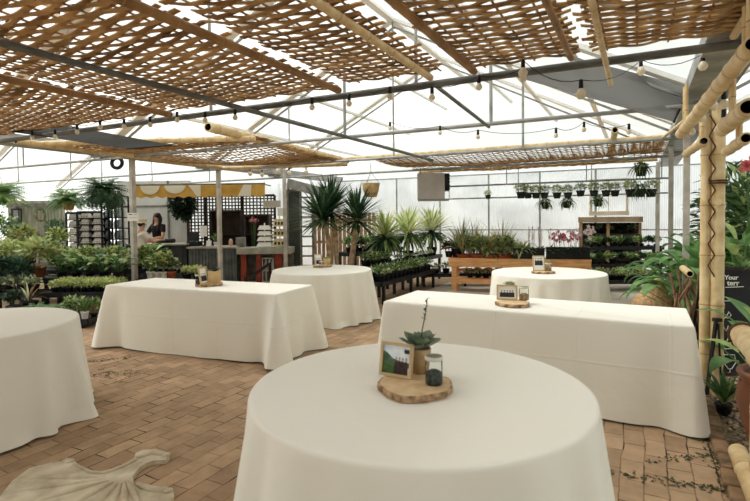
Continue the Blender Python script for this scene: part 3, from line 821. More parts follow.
def succulent_pot(c, label, matl, potm, pot='round', r=.035, h=.09, L=.085, n=26, stalk=False, seed=1, w=.045):
    t = thing('potted_succulent', label, 'succulent', c, 'potted succulents on the tables', 0.3, local=True)
    mb = MB()
    if pot == 'round': mb.lathe([(r * .85, 0), (r, h * .5), (r * 1.12, h), (r * .98, h), (r * .95, h * .9), (.001, h * .88)], (0, 0, 0), 20)
    else:
        mb.box((0, 0, h / 2), (2 * r, 2 * r, h), None, 0, .003)
    part('pot', mb, [potm], t)
    mb = MB(); rosette(mb, Vector((0, 0, h * .96)), n, L, w, 0, seed=seed)
    part('rosette', mb, [matl], t)
    if stalk:
        mb = MB(); path = [Vector((0, 0, h)), Vector((.012, 0, h + .08)), Vector((.03, 0, h + .16)), Vector((.04, 0, h + .235))]
        mb.tube(path, [.0035, .003, .0025, .002], 6)
        for k in range(14):
            q = .3 + .7 * k / 14; p = path[1].lerp(path[3], q); a = k * 2.4
            mb.leaf(p, Vector((math.cos(a), math.sin(a), .9)), ZV, .02, .011, 1)
        part('flower_stalk', mb, [leafmat('stalk', (110, 100, 80), (90, 84, 66)), M_succd], t)
    return t
M_glass = glassmat('clear_glass')
def jar(c, r, h, label, fill, lid=True):
    t = thing('glass_jar', label, 'jar', c, 'glass jars on the tables', 0, local=True)
    mb = MB(); mb.lathe([(.001, .001), (r * .85, .001), (r, .006), (r, h * .8), (r * .92, h * .88), (r * .95, h)], (0, 0, 0), 20); part('glass', mb, [M_glass], t)
    mb = MB(); mb.lathe([(.001, .003), (r * .82, .003), (r * .92, .01), (r * .92, h * .42), (r * .5, h * .5), (.001, h * .46)], (0, 0, 0), 16); part('filling', mb, [fill], t)
    if lid:
        mb = MB(); mb.lathe([(r * .955, h * .86), (r * 1.03, h * .88), (r * 1.03, h), (r * .955, h)], (0, 0, 0), 20); part('rim', mb, [mat('zinc', (206, 202, 190), rough=.4, metal=.2)], t)
    return t
M_stone = mat('grey_filling', (92, 98, 92), (58, 62, 60), rough=.9, scale=60); M_sand = mat('sand_filling', (190, 168, 132), (140, 116, 86), rough=.9, scale=60)
M_pot1 = mat('gilt_pot', (190, 160, 116), (150, 120, 84), rough=.4, scale=12)
ZS = ZT + SL + .0005
def on(px, py): p = atz(px, py, ZS); p.z = ZS; return p
wood_slice(415, 383, .165, 'biggest bark-edged wood slice, under the stalked succulent and landscape photo', 1)
photo_frame(on(395, 377), -.5, .165, .155, 'gilt frame with a colour hillside photo on the biggest wood slice', 'hill')
succulent_pot(on(420, 372), 'green succulent with a tall flower stalk in a round gilt pot', M_succ, M_pot1, r=.048, h=.115, L=.135, n=22, stalk=True, seed=2, w=.095)
jar(on(434, 384), .038, .125, 'zinc-rimmed glass jar of dark stones beside the stalked succulent', M_stone)
wood_slice(513, 302, .143, 'bark-edged wood slice on the creased long table by the corner post', 2)
photo_frame(on(507, 300), -.25, .18, .135, 'gilt frame with a black and white group photo on the creased long table', 'group')
succulent_pot(on(510, 296), 'pale rosette succulent behind the black and white group photo', M_succ2, M_pot1, r=.05, h=.10, L=.075, n=24, seed=3)
jar(on(524, 300), .042, .12, 'glass jar with brown filling beside the black and white group photo', M_sand)
wood_slice(209, 283, .155, 'bark-edged wood slice on the long table facing the kiosk', 3)
photo_frame(on(205, 284), 1.25, .15, .2, 'gilt photo frame seen nearly edge-on beside the square wooden planter', 'group', bw=.018)
succulent_pot(on(214.5, 282.5), 'dark succulent in a square pale wooden planter', M_succd, mat('pale_box', (214, 186, 136), (196, 164, 112), rough=.6, scale=8), pot='square', r=.07, h=.135, L=.1, n=20, seed=4)
jar(on(199, 284), .04, .11, 'glass jar with dark filling at the edge of the kiosk-facing slice', M_stone)
wood_slice(322, 265, .155, 'bark-edged wood slice on the round table before the yucca trees', 4)
photo_frame(on(319, 266), .6, .13, .19, 'pale frame leaning back on the round table before the yucca trees', 'group')
succulent_pot(on(327, 264.5), 'small succulent in a yellowish round pot before the yucca trees', M_succ2, mat('straw_pot', (206, 184, 124), (184, 160, 100), rough=.6, scale=12), r=.055, h=.1, L=.06, n=18, seed=5)
jar(on(321.5, 266.5), .035, .08, 'small glass jar with pinkish sand before the yucca trees', mat('pink_sand', (204, 170, 156), rough=.9))
wood_slice(543, 271, .15, 'bark-edged wood slice on the round table before the orange bench', 5)
photo_frame(on(539, 271), -.15, .16, .21, 'upright white photo frame on the round table before the orange bench', 'portrait')
jar(on(548, 271), .045, .11, 'glass jar with brown filling on the round table before the orange bench', M_sand)
succulent_pot(on(547, 269), 'tiny pale succulent behind the jar before the orange bench', M_succ2, M_pot1, r=.035, h=.1, L=.06, n=16, seed=6)
# ------------------------------------------------------------------ plants
G_mid = leafmat('leaf_mid', (96, 128, 72), (64, 94, 52)); G_dark = leafmat('leaf_dark', (66, 96, 62), (42, 68, 46), .3)
G_lime = leafmat('leaf_lime', (176, 190, 122), (132, 156, 88)); G_yel = leafmat('leaf_yellow', (214, 212, 146), (180, 186, 112))
G_pale = leafmat('leaf_pale', (212, 218, 180), (180, 192, 142)); G_var = leafmat('leaf_cream', (228, 228, 184), (206, 212, 154))
G_fern = leafmat('leaf_fern', (112, 156, 82), (74, 118, 58)); G_blue = leafmat('leaf_blue', (70, 98, 84), (46, 70, 60), .2)
G_gold = leafmat('grass_gold', (232, 204, 156), (206, 174, 124), .45); G_red = leafmat('leaf_red', (120, 44, 40), (78, 30, 32), .2)
G_deep = leafmat('leaf_deep', (36, 58, 38), (24, 40, 28), .15); G_paddle = leafmat('leaf_paddle', (120, 158, 96), (84, 122, 70), .4)
M_pink = mat('petal_pink', (226, 148, 156), (208, 112, 128), rough=.6, scale=20, trans=.3, objrand=.15); M_petw = mat('petal_white', (238, 228, 222), (226, 196, 196), rough=.6, scale=20, trans=.3)
M_trunk = mat('yucca_bark', (188, 164, 130), (138, 114, 86), rough=.9, scale=14, bump=.5); M_stem = mat('stem_brown', (128, 104, 76), (94, 74, 54), rough=.8, scale=10)
R4 = random.Random(21)
def V(x, y, z): return Vector((x, y, z))
def bush(mb, z0, rx_, rz_, n, L, w, ms, R, low=0.15):
    n = int(n * 1.9)
    for i in range(n):
        th = R.uniform(0, 2 * PI); c = R.uniform(-low * 2, 1); s = math.sqrt(max(0, 1 - c * c)); k = R.uniform(.45, 1)
        p = V(rx_ * s * math.cos(th) * k, rx_ * s * math.sin(th) * k, z0 + rz_ * (.5 + .5 * c * k))
        d = V(math.cos(th) * s + R.gauss(0, .4), math.sin(th) * s + R.gauss(0, .4), c * .6 + R.gauss(.1, .4))
        mb.leaf(p, d, V(R.gauss(0, .5), R.gauss(0, .5), 1), L * R.uniform(.7, 1.2), w * R.uniform(.7, 1.2), R.choice(ms))
    for i in range(5):
        a = R.uniform(0, 6.28); mb.tube([V(0, 0, z0 - .02), V(rx_ * .3 * math.cos(a), rx_ * .3 * math.sin(a), z0 + rz_ * .7)], .004, 4, 0, False)
def straps(mb, z0, n, L, w, e0, e1, dr, ms, R, seg=5, fold=.25, r0=.01, shape=.35):
    n = int(n * 1.6); w *= 1.2
    for i in range(n):
        q = i / max(1, n - 1); a = i * 2.39996 + R.uniform(-.3, .3)
        mb.strap(V(r0 * math.cos(a), r0 * math.sin(a), z0), a, e0 + (e1 - e0) * q + R.gauss(0, .08), L * R.uniform(.75, 1.1), w * R.uniform(.8, 1.15), dr * R.uniform(.7, 1.3), R.choice(ms), seg, fold, shape)
def fern(mb, z0, n, L, ms, R, droop=1.5, e0=1.25, e1=.35, lw=.055):
    n = int(n * 1.8); lw *= 1.25
    for i in range(n):
        q = i / n; a = i * 2.39996 + R.uniform(-.2, .2); e = e0 + (e1 - e0) * q; l = L * R.uniform(.7, 1.1)
        h = V(math.cos(a), math.sin(a), 0); s = V(-math.sin(a), math.cos(a), 0); p = V(0, 0, z0) + h * .01
        k = 13; m = R.choice(ms); pts = [p.copy()]
        for j in range(k):
            d = h * math.cos(e) + ZV * math.sin(e); p = p + d * l / k; e -= droop / k * R.uniform(.8, 1.2); pts.append(p.copy())
            g = math.sin(PI * min(1, (j + 1.5) / (k + 1))) ** .6; nn = ZV * math.cos(e) - h * math.sin(e)
            for sg in (-1, 1): mb.leaf(p, s * sg + d * .35 - ZV * .15, nn, lw * g * l / .4, .022 * l / .4, m)
        mb.tube(pts[::3], .003, 4, m, False)
def paddles(mb, z0, n, L, w, ms, R, e0=1.35, e1=.6, pet=.5, droop=1.1):
    for i in range(n):
        q = i / max(1, n - 1); a = i * 2.39996 + R.uniform(-.3, .3); e = e0 + (e1 - e0) * q
        h = V(math.cos(a), math.sin(a), 0); d = h * math.cos(e) + ZV * math.sin(e); l = pet * R.uniform(.7, 1.15)
        p1 = V(0, 0, z0) + d * l; mb.tube([V(0, 0, z0) + h * .01, p1], [.008, .005], 5, ms[0], False)
        mb.strap(p1, a + R.uniform(-.3, .3), e - .25, L * R.uniform(.8, 1.15), w * R.uniform(.85, 1.15), droop * R.uniform(.7, 1.3), R.choice(ms), 7, .22, .42)
def flower(mb, c, r, m, R):
    nrm = V(R.gauss(0, .5), R.gauss(-.6, .5), .3).normalized(); x = nrm.orthogonal().normalized(); y = nrm.cross(x)
    for k in range(5):
        a = k * 2 * PI / 5; mb.leaf(c, x * math.cos(a) + y * math.sin(a) + nrm * .2, nrm, r, r * .75, m)
def fol(kind, z0, R):
    mb = MB(); mats = [G_mid]
    if kind == 'lime_bush': mats = [G_lime, G_yel, G_mid]; bush(mb, z0, .16, .34, 170, .085, .045, (0, 1, 1, 2), R)
    elif kind == 'pothos': mats = [G_lime, G_mid, G_pale]; bush(mb, z0, .17, .29, 120, .10, .05, (0, 0, 0, 1, 2, 2), R, .3)
    elif kind == 'hosta': mats = [G_mid, G_lime]; paddles(mb, z0, 16, .2, .09, (0, 0, 1), R, 1.3, .5, .16, .9)
    elif kind == 'yellow_bush': mats = [G_yel, G_lime, G_pale]; bush(mb, z0, .27, .42, 330, .11, .05, (0, 0, 1, 1, 2), R, .2)
    elif kind == 'dark_bush': mats = [G_dark, G_deep]; bush(mb, z0, .2, .42, 210, .11, .055, (0, 1), R)
    elif kind == 'blue_bush': mats = [G_blue, G_dark]; bush(mb, z0, .22, .4, 220, .11, .05, (0, 1), R)
    elif kind == 'mid_bush': mats = [G_mid, G_lime, G_pale]; bush(mb, z0, .16, .3, 150, .09, .045, (0, 0, 1, 1, 2), R)
    elif kind == 'low_lime': mats = [G_lime, G_yel]; bush(mb, z0, .085, .12, 70, .05, .03, (0, 1), R, .3)
    elif kind == 'fern': mats = [G_fern, G_mid]; fern(mb, z0, 26, .42, (0, 0, 1), R)
    elif kind == 'big_fern': mats = [G_fern, G_lime]; fern(mb, z0, 46, .6, (0, 0, 1), R, 1.4, 1.4, .1, .07)
    elif kind == 'dark_fern': mats = [G_dark, G_mid]; fern(mb, z0, 80, .62, (0, 0, 1), R, 1.5, 1.5, -.4, .085)
    elif kind == 'ivy_ball': mats = [G_deep, G_dark]; bush(mb, z0 - .35, .3, .85, 620, .13, .08, (0, 0, 1), R, .5)
    elif kind == 'topiary': mats = [G_mid, G_dark]; bush(mb, z0, .24, .48, 420, .06, .04, (0, 1), R, .5)
    elif kind == 'brown_twiggy': mats = [M_stem, G_pale]; straps(mb, z0, 14, .4, .02, 1.4, .6, 1.3, (0, 0, 1), R)
    elif kind == 'var_yucca':
        mats = [G_var, G_lime, G_dark]
        straps(mb, z0 + .32, 60, .55, .045, 1.45, .25, .4, (0, 0, 1), R, 5, .2)
        straps(mb, z0 + .30, 54, .52, .045, .3, -.6, .9, (2, 2, 1), R, 5, .2)
        mb.tube([V(0, 0, z0 - .02), V(0, 0, z0 + .34)], .03, 8, 2)
    elif kind == 'grass_gold': mats = [G_gold, G_lime, G_pale]; straps(mb, z0, 60, .5, .016, 1.5, .7, .8, (0, 0, 1, 2), R)
    elif kind == 'grass_green': mats = [G_lime, G_pale, G_mid]; straps(mb, z0, 56, .42, .02, 1.5, .5, 1.1, (0, 1, 1, 2), R)
    elif kind == 'grass_tall': mats = [G_mid, G_gold, G_lime]; straps(mb, z0, 30, .7, .012, 1.55, 1.1, .5, (0, 1, 2), R)
    elif kind == 'spider': mats = [G_var, G_pale, G_lime]; straps(mb, z0, 40, .34, .024, 1.45, .2, 1.4, (0, 1, 2), R)
    elif kind == 'red_leaf': mats = [G_red, G_dark]; bush(mb, z0, .14, .22, 80, .11, .07, (0, 0, 1), R)
    elif kind == 'seedling': mats = [G_mid, G_lime, G_pale]; bush(mb, z0, .075, .1, 46, .045, .03, (0, 0, 1, 2), R, .2)
    elif kind == 'succ_small': mats = [G_pale, G_blue, G_lime]; bush(mb, z0, .08, .08, 44, .045, .035, (0, 0, 1, 2), R, .2)
    elif kind == 'upright': mats = [G_mid, G_lime]; straps(mb, z0, 22, .28, .035, 1.5, .9, .5, (0, 0, 1), R)
    elif kind == 'hang_pale':
        mats = [G_pale, G_lime, G_mid]; bush(mb, z0, .17, .24, 120, .08, .035, (0, 0, 1), R, .3)
    elif kind == 'hang_trail':
        mats = [G_mid, G_lime, G_dark]; bush(mb, z0, .13, .12, 60, .07, .035, (0, 1), R, .2)
        straps(mb, z0, 26, .42, .03, .7, -.2, 2.2, (0, 1, 2), R, 6)
    elif kind == 'orchid':
        mats = [G_mid, G_dark, M_stem, M_pink, M_petw]; straps(mb, z0, 9, .22, .05, .9, .3, .8, (0, 1), R, 5, .2)
        for k in range(3):
            a = R.uniform(0, 6.28); hx, hy = .06 * math.cos(a), .06 * math.sin(a); H = R.uniform(.3, .42)
            pts = [V(0, 0, z0), V(hx * .6, hy * .6, z0 + H * .7), V(hx * 1.6, hy * 1.6, z0 + H)]
            mb.tube(pts, .004, 4, 1, False); pm = 3 if R.random() < .68 else 4
            for j in range(6): flower(mb, pts[1].lerp(pts[2], R.random() * 1.1) + V(R.gauss(0, .025), R.gauss(0, .025), R.gauss(0, .02)), R.uniform(.03, .045), pm, R)
    elif kind == 'white_orchid':
        mats = [G_mid, G_dark, M_petw]; straps(mb, z0, 9, .24, .05, .9, .3, .8, (0, 1), R, 5, .2)
        for k in range(3):
            a = R.uniform(0, 6.28); hx, hy = .1 * math.cos(a), .1 * math.sin(a); H = R.uniform(.4, .52)
            pts = [V(0, 0, z0), V(hx * .5, hy * .5, z0 + H * .75), V(hx * 1.8, hy * 1.8, z0 + H)]
            mb.tube(pts, .004, 4, 1, False)
            for j in range(7): flower(mb, pts[1].lerp(pts[2], R.random() * 1.1) + V(R.gauss(0, .03), R.gauss(0, .03), R.gauss(0, .02)), R.uniform(.035, .05), 2, R)
    elif kind == 'bud_orchid':
        mats = [G_mid, G_lime, M_petw, M_stem]; straps(mb, z0, 9, .24, .035, 1.2, .4, .9, (0, 1), R, 5, .2)
        for k in range(2):
            x = R.gauss(0, .03); H = R.uniform(.42, .56); mb.tube([V(x, 0, z0), V(x * 1.6, 0, z0 + H)], .004, 4, 3, False)
            for j in range(9): flower(mb, V(x * 1.5 + R.gauss(0, .012), R.gauss(0, .012), z0 + H * R.uniform(.5, 1)), .018, 2, R)
    elif kind == 'paddle': mats = [G_paddle, G_mid, G_dark]; paddles(mb, z0, 54, .44, .21, (0, 0, 0, 1), R, 1.5, .45, .8, 1.5)
    elif kind == 'paddle_small': mats = [G_paddle, G_lime, G_mid]; paddles(mb, z0, 18, .3, .12, (0, 0, 1), R, 1.45, .5, .45, 1.0)
    elif kind == 'cane':
        mats = [M_stem, G_lime, G_mid]
        for k in range(5):
            a = R.uniform(0, 6.28); r = R.uniform(.05, .28); H = R.uniform(1.0, 1.6)
            pts = [V(0, 0, z0), V(r * .5 * math.cos(a), r * .5 * math.sin(a), z0 + H * .5), V(r * math.cos(a), r * math.sin(a), z0 + H)]
            mb.tube(pts, .009, 5, 0, False)
            for j in range(16):
                p = pts[0].lerp(pts[1], R.random()) if j < 4 else pts[1].lerp(pts[2], R.random()); b = R.uniform(0, 6.28)
                mb.strap(p, b, R.uniform(.1, .8), R.uniform(.2, .34), .07, 1.0, R.choice((1, 2, 2)), 5, .2, .4)
    elif kind == 'tall_shrub': mats = [G_mid, G_dark, G_lime]; bush(mb, z0, .45, 1.5, 560, .2, .06, (0, 0, 1, 2), R, .4)
    elif kind == 'hedge': mats = [G_mid, G_lime, G_dark]; bush(mb, z0, .6, 1.5, 900, .12, .06, (0, 1, 2), R, .5)
    return mb, mats
POTS = {'black': (.075, .10, .15, M_black), 'white': (.045, .06, .12, M_wpot), 'terra': (.075, .105, .17, M_terra), 'bowl': (.09, .11, .06, M_terra), 'big': (.15, .19, .3, M_black), 'basket': (.09, .13, .19, mat('dark_green_pot', (48, 58, 50), (36, 44, 38), rough=.6)),
        'small': (.05, .065, .08, M_black), 'urn': (.14, .25, .55, mat('brown_pot', (128, 80, 54), (96, 60, 42), rough=.5, scale=5)), 'orange': (.10, .14, .2, mat('orange_pot', (206, 96, 56), (186, 82, 48), rough=.6)), 'liner': (.05, .06, .10, M_black)}
CACHE = {}
def plant(kind, c, label, pot='black', group=None, scale=1.0, name='potted_plant', cat='plant', variant=0, rot=None, wire=0.0):
    key = (kind, pot, variant, round(wire, 2))
    if key not in CACHE:
        R = random.Random(hash((len(kind) * 7 + ord(kind[0]) * 3 + ord(kind[-1]), variant)) & 0xffff); L = []
        z0 = 0.0
        if pot:
            r0, r1, h, m = POTS[pot]; z0 = h * .92; mb = MB()
            if pot == 'urn': pr_ = [(r0, 0), (r0 * 1.45, h * .3), (r1, h * .65), (r1 * .9, h * .92), (r1 * .98, h * .96), (r1 * .98, h), (r1 * .86, h), (r1 * .82, h * .93)]
            else: pr_ = [(r0, 0), (r1 * .96, h * .82), (r1 * 1.04, h * .83), (r1 * 1.04, h), (r1 * .95, h), (r1 * .92, h * .9)]
            mb.lathe(pr_, (0, 0, 0), 16); L.append(('pot', mb.mesh('pot', [m]), None))
            mb = MB(); mb.lathe([(r1 * .93, h * .88), (r1 * .4, h * .9), (.001, h * .91)], (0, 0, 0), 12); L.append(('soil', mb.mesh('soil', [M_soil]), None))
            if wire:
                mb = MB()
                for k in range(3):
                    a = k * 2.1; mb.tube([V(r1 * math.cos(a), r1 * math.sin(a), h), V(0, 0, h + wire * .8)], .0035, 4)
                mb.tube([V(0, 0, h + wire * .78), V(0, 0, h + wire)], .004, 4); L.append(('hanger', mb.mesh('hanger', [M_dark]), None))
        mb, ms = fol(kind, z0, R); L.append(('foliage', mb.mesh('foliage', ms), None))
        CACHE[key] = L
    o = link(bpy.data.objects.new(name, None)); o.location = c; o.empty_display_size = .1
    o.rotation_euler = (0, 0, R4.uniform(0, 6.28) if rot is None else rot); o.scale = (scale,) * 3; OFF[o.name] = Vector((0, 0, 0))
    tag(o, label, cat, group)
    for nm, me, _ in CACHE[key]:
        ch = link(bpy.data.objects.new(nm, me)); ch.parent = o
    return o

def bench(x0, x1, y0, y1, z, label, legs=True, frame=None, name='nursery_bench', lip=True):
    """black plastic bench between x0..x1, y0..y1 (frame None: world axes, else greenhouse s,t)"""
    P = (lambda x, y, zz: WO(x, y, zz)) if frame else (lambda x, y, zz: V(x, y, zz)); rot = rz(-PHI) if frame else None
    cx, cy = (x0 + x1) / 2, (y0 + y1) / 2
    t = thing(name, label, 'bench', P(cx, cy, 0), 'black nursery benches')
    mb = MB(); mb.box(P(cx, cy, z - .02), (x1 - x0, y1 - y0, .04), rot); part('bench_top', mb, [M_black], t)
    if lip:
        mb = MB()
        for (a, b, w, d) in ((cx, y0, x1 - x0, .02), (cx, y1, x1 - x0, .02), (x0, cy, .02, y1 - y0), (x1, cy, .02, y1 - y0)): mb.box(P(a, b, z - .03), (w, d, .08), rot)
        part('rim', mb, [M_black], t)
    long = max(x1 - x0, y1 - y0); n = max(2, int(long / .9) + 1)
    for i in range(n):
        q = .04 + .92 * i / (n - 1)
        for e in (.06, .94):
            x, y = (x0 + (x1 - x0) * q, y0 + (y1 - y0) * e) if x1 - x0 > y1 - y0 else (x0 + (x1 - x0) * e, y0 + (y1 - y0) * q)
            mb = MB(); mb.box(P(x, y, (z - .04) / 2), (.05, .05, z - .04), rot); part('leg', mb, [M_black], t)
    return t
def nth(i, n): return ORD[i] if i < len(ORD) else ORD[-1]

# left benches: low front step, middle step, upper step
bench(-7.4, -4.1, 6.85, 7.35, .12, 'lowest black bench step by the wall of plants, holding bright ferns')
bench(-7.4, -4.12, 7.62, 8.05, .40, 'middle black bench step holding the row of low lime plants')
bench(-7.6, -4.55, 8.2, 8.7, .56, 'upper black bench step holding broad-leaved plants')
bench(-7.6, -3.62, 9.05, 9.6, .62, 'topmost black bench step holding the long bushy lime row')
bench(-4.32, -3.05, 8.72, 8.98, .46, 'short black bench holding white pots next to the signed post')
for i in range(9):
    plant('low_lime', V(-5.12 + i * .115, 7.72, .40), f'small lime plant, {ORD[i]} from the left in the low row on the middle bench step', 'small', 'low lime plants on the middle step', 1.0, variant=i % 3)
for i in range(9):
    plant('low_lime', V(-5.12 + i * .115, 7.92, .40), f'small lime plant, {ORD[i]} from the left in the middle step\'s second row', 'small', 'low lime plants on the middle step', 1.05, variant=(i + 1) % 3)
for i in range(5):
    plant('succ_small', V(-6.3 + i * .19, 7.8, .40), f'pale yellowish small plant, {ORD[i]} from the left on the middle step by the terracotta pot', 'small', 'pale plants on the middle step', 1.5, variant=i % 2)
for i, px in enumerate((62, 76, 90, 104, 118)):
    c = at(px, 270, 8.35); c.z = .56
    plant('hosta', c, f'broad-leaved green plant, {ORD[i]} from the left on the upper bench step', 'small', 'broad-leaved plants on the upper step', 1.25, variant=i % 3)
for i, px in enumerate((62, 71, 80, 89, 98, 107, 116, 125, 139, 148)):
    c = at(px, 262, 9.22); c.z = .62
    plant('pothos' if i % 3 else 'lime_bush', c, f'bushy lime-green plant, {ORD[i]} from the left in the long row on the topmost bench step', 'small', 'bushy lime plants on the topmost step', 1.02, variant=i % 3)
for i, px in enumerate((60, 72, 84, 96, 109, 121)):
    c = at(px, 262, 9.45); c.z = .62
    plant('lime_bush', c, f'yellow-tipped leafy plant, {ORD[i]} from the left behind the long lime row', 'black', 'leafy plants behind the lime row', .78, variant=i % 3)
def px_plant(kind, px, Y, z, label, pot='black', scale=1.0, variant=0, name='potted_plant', cat='plant', group=None, wire=0.0, rot=None):
    c = at(px, 250, Y); c.z = z; return plant(kind, c, label, pot, group, scale, name, cat, variant, rot, wire)
px_plant('yellow_bush', 38, 8.45, .56, 'big pale yellow-green bush in a terracotta pot on the upper bench step', 'terra', 1.15)
px_plant('yellow_bush', 8, 8.5, .62, 'golden yellow bush at the far left above the pale small plants', 'black', 1.0, 1)
px_plant('blue_bush', 18, 8.0, .42, 'bluish dark green bush low at the left below the golden bush', 'black', .9)
px_plant('blue_bush', -4, 7.9, .42, 'bluish dark green bush cut by the left edge of the photo', 'black', 1.0, 1)
px_plant('dark_bush', 72, 9.85, .3, 'dark green shrub just in front of the seed packet rack', 'big', .9)
px_plant('dark_bush', 84, 9.9, .15, 'dark green shrub at the foot of the seed packet rack, second from the left', 'big', .8, 1)
px_plant('mid_bush', 98, 10.0, .25, 'green shrub standing under the wire rack of jars', 'big', .9, 1)
px_plant('lime_bush', 58, 9.9, .66, 'pale lime shrub under the round topiary ball', 'big', 1.2)
px_plant('lime_bush', 24, 10.2, .66, 'pale lime shrub in front of the grey fence near the dark lantern', 'big', 1.3, 1)
for i, px in enumerate((34, 48, 62)):
    px_plant('fern', px, 7.05 + .04 * i, .12, f'bright green fern, {ORD[i]} from the left on the lowest bench step', 'small', .72, i % 2, 'potted_fern', 'fern', 'ferns on the lowest step')
px_plant('brown_twiggy', 27, 7.5, .12, 'thin brownish drooping plant between the black pot and the terracotta pot', 'black', 1.2)
px_plant('dark_bush', 12, 7.2, .12, 'low dark plant in a wide black pot at the left behind the bare table', 'big', .55)
px_plant('brown_twiggy', 14, 7.75, .4, 'small brownish plant behind the wide black pot', 'small', .8, 1)
px_plant('mid_bush', 72, 7.05, .12, 'dark leafy plant beside the bright ferns on the lowest step', 'small', .8, 1)
px_plant('upright', 83, 6.98, .12, 'small plant in a white pot on the lowest step beside the long table', 'white', .9)
px_plant('mid_bush', 92, 7.1, .12, 'leafy green plant beside the white pot on the lowest step', 'small', .7)
for i, (px, k) in enumerate(((150, 'upright'), (156.5, 'mid_bush'), (163, 'lime_bush'))):
    px_plant(k, px, 8.84, .46, f'white-potted plant, {ORD[i]} from the left of the trio by the signed post', 'white', 1.2 if k == 'upright' else 1.1, 2, group='white pots on the short bench')
px_plant('mid_bush', 171, 8.86, .46, 'bushy green plant in a terracotta pot beside the three white pots', 'terra', .8, 1)
px_plant('hosta', 152, 9.3, .62, 'tall dark broad-leaved plant behind the three white pots', 'black', 1.3, 1)
px_plant('low_lime', 187, 8.84, .46, 'low lime plant showing just over the kiosk-facing table', 'small', 1.2)
px_plant('low_lime', 196, 8.86, .46, 'second low lime plant showing just over the kiosk-facing table', 'small', 1.2, 1)

# far left fence, hedge, topiary, hanging baskets
t = thing('fence_panel', 'weathered grey-green board fence with a wreath at the far left', 'fence', at(38, 240, 13.2) - ZV * at(38, 240, 13.2).z)
a, b = at(9, 240, 13.2), at(66, 240, 13.2); a.z = b.z = 0
mb = MB(); n = 17
for i in range(n):
    p = a.lerp(b, (i + .5) / n); mb.box(V(p.x, p.y + R4.uniform(-.006, .006), 1.06), ((b - a).length / n - .012, .03, 2.12))
part('boards', mb, [mat('fence_board', (168, 168, 150), (130, 132, 116), rough=.85, scale=4, stretch=(3, 3, .5))], t)
mb = MB()
for z in (.4, 1.15, 2.0): mb.box(V((a.x + b.x) / 2, a.y - .035, z), ((b - a).length, .04, .09))
part('fence_rail', mb, [M_greywood], t)
mb = MB(); c = at(41, 215, 13.08)
for i in range(90):
    q = R4.uniform(0, 6.28); p = c + V(math.cos(q), 0, math.sin(q) * 1.3) * .12 + V(R4.gauss(0, .018), R4.gauss(-.02, .012), R4.gauss(0, .018))
    mb.leaf(p, V(math.cos(q + 1.3), R4.gauss(-.3, .3), math.sin(q + 1.3)), V(0, -1, 0), .07, .03, R4.randrange(2))
solo('wreath', mb, [G_mid, M_stem], 'small dried green wreath hung on the grey board fence', 'wreath')
c = at(17, 222, 13.0)
t = thing('wall_lantern', 'dark framed lantern hung on the grey board fence', 'lantern', c)
mb = MB(); mb.box(c + V(0, 0, .0), (.2, .12, .02)); mb.box(c + V(0, 0, .34), (.2, .12, .03)); mb.box(c + V(0, 0, -.03), (.24, .14, .03))
for x in (-.09, .09):
    for y in (-.05, .05): mb.box(c + V(x, y, .17), (.02, .02, .34))
mb.lathe([(.1, .355), (.03, .43), (.001, .44)], c, 8); part('case', mb, [M_darkwood], t)
mb = MB(); mb.box(c + V(0, 0, .17), (.16, .08, .3)); part('pane', mb, [mat('grey_pane', (120, 126, 124), rough=.2)], t)
px_plant('hedge', -6, 11.5, .3, 'tall clipped green hedge cut by the left edge of the photo', None, 1.05, name='hedge', cat='hedge')
px_plant('topiary', 56.5, 11.8, 1.02, 'round clipped topiary ball on a stand in front of the grey fence', 'black', .95)
mb = MB(); c = at(56.5, 250, 11.8); mb.tube([V(c.x, c.y, 0), V(c.x, c.y, 1.0)], .05, 10); mb.lathe([(.16, 1.0), (.16, 1.018)], (c.x, c.y, 0), 16); mb.lathe([(.18, 0), (.18, .03)], (c.x, c.y, 0), 16)
solo('plant_stand', mb, [M_greywood], 'grey pedestal stand under the round topiary ball', 'plant stand')
def flowers_at(px, py, Y, label, m, k=1.0):
    c = at(px, py, Y); t = thing('flower_bunch', label, 'flowers', c); mb = MB()
    for i in range(26): flower(mb, c + V(R4.gauss(0, .13), R4.gauss(0, .06), R4.gauss(.1, .06)) * k, .06 * k, 0, R4)
    part('blooms', mb, [m], t); mb = MB()
    for i in range(40): mb.leaf(c + V(R4.gauss(0, .12), R4.gauss(0, .06), R4.gauss(0, .06)) * k, V(R4.gauss(0, 1), R4.gauss(0, 1), .5), ZV, .1 * k, .05 * k)
    for i in range(4): mb.tube([c + V(R4.gauss(0, .05), 0, 0), V(c.x, c.y, .02)], .01, 4)
    part('foliage', mb, [G_mid], t)
flowers_at(34, 238, 11.2, 'bunch of dusty red flowers in front of the grey fence below the wreath', mat('petal_red', (168, 108, 96), (146, 92, 84), rough=.7, scale=20, trans=.2), .7)
px_plant('big_fern', 3, 10.0, 1.9, 'leafy green hanging basket cut by the left edge of the photo', 'basket', .95, name='hanging_basket', cat='hanging plant', wire=.5)
px_plant('big_fern', 70, 10.9, 1.80, 'bright green fern in an orange pot on top of the seed packet rack', 'orange', .92, 1, 'potted_fern', 'fern')
px_plant('dark_fern', 105, 10.4, 1.98, 'very large dark green fern hanging above the wire rack of jars', 'basket', .85, 0, 'hanging_basket', 'hanging plant', wire=.7)
c = at(117, 163, 8.3); mb = MB(); n = 28; ring = []
for i in range(n + 1):
    a = 2 * PI * i / n; ring.append(c + V(math.cos(a), .12 * math.sin(a), math.sin(a)) * .088)
mb.tube(ring, .03, 10, 0, False); solo('tyre_ring', mb, [M_black], 'small black rubber ring hanging beneath the bamboo pole above the signed post', 'ring')
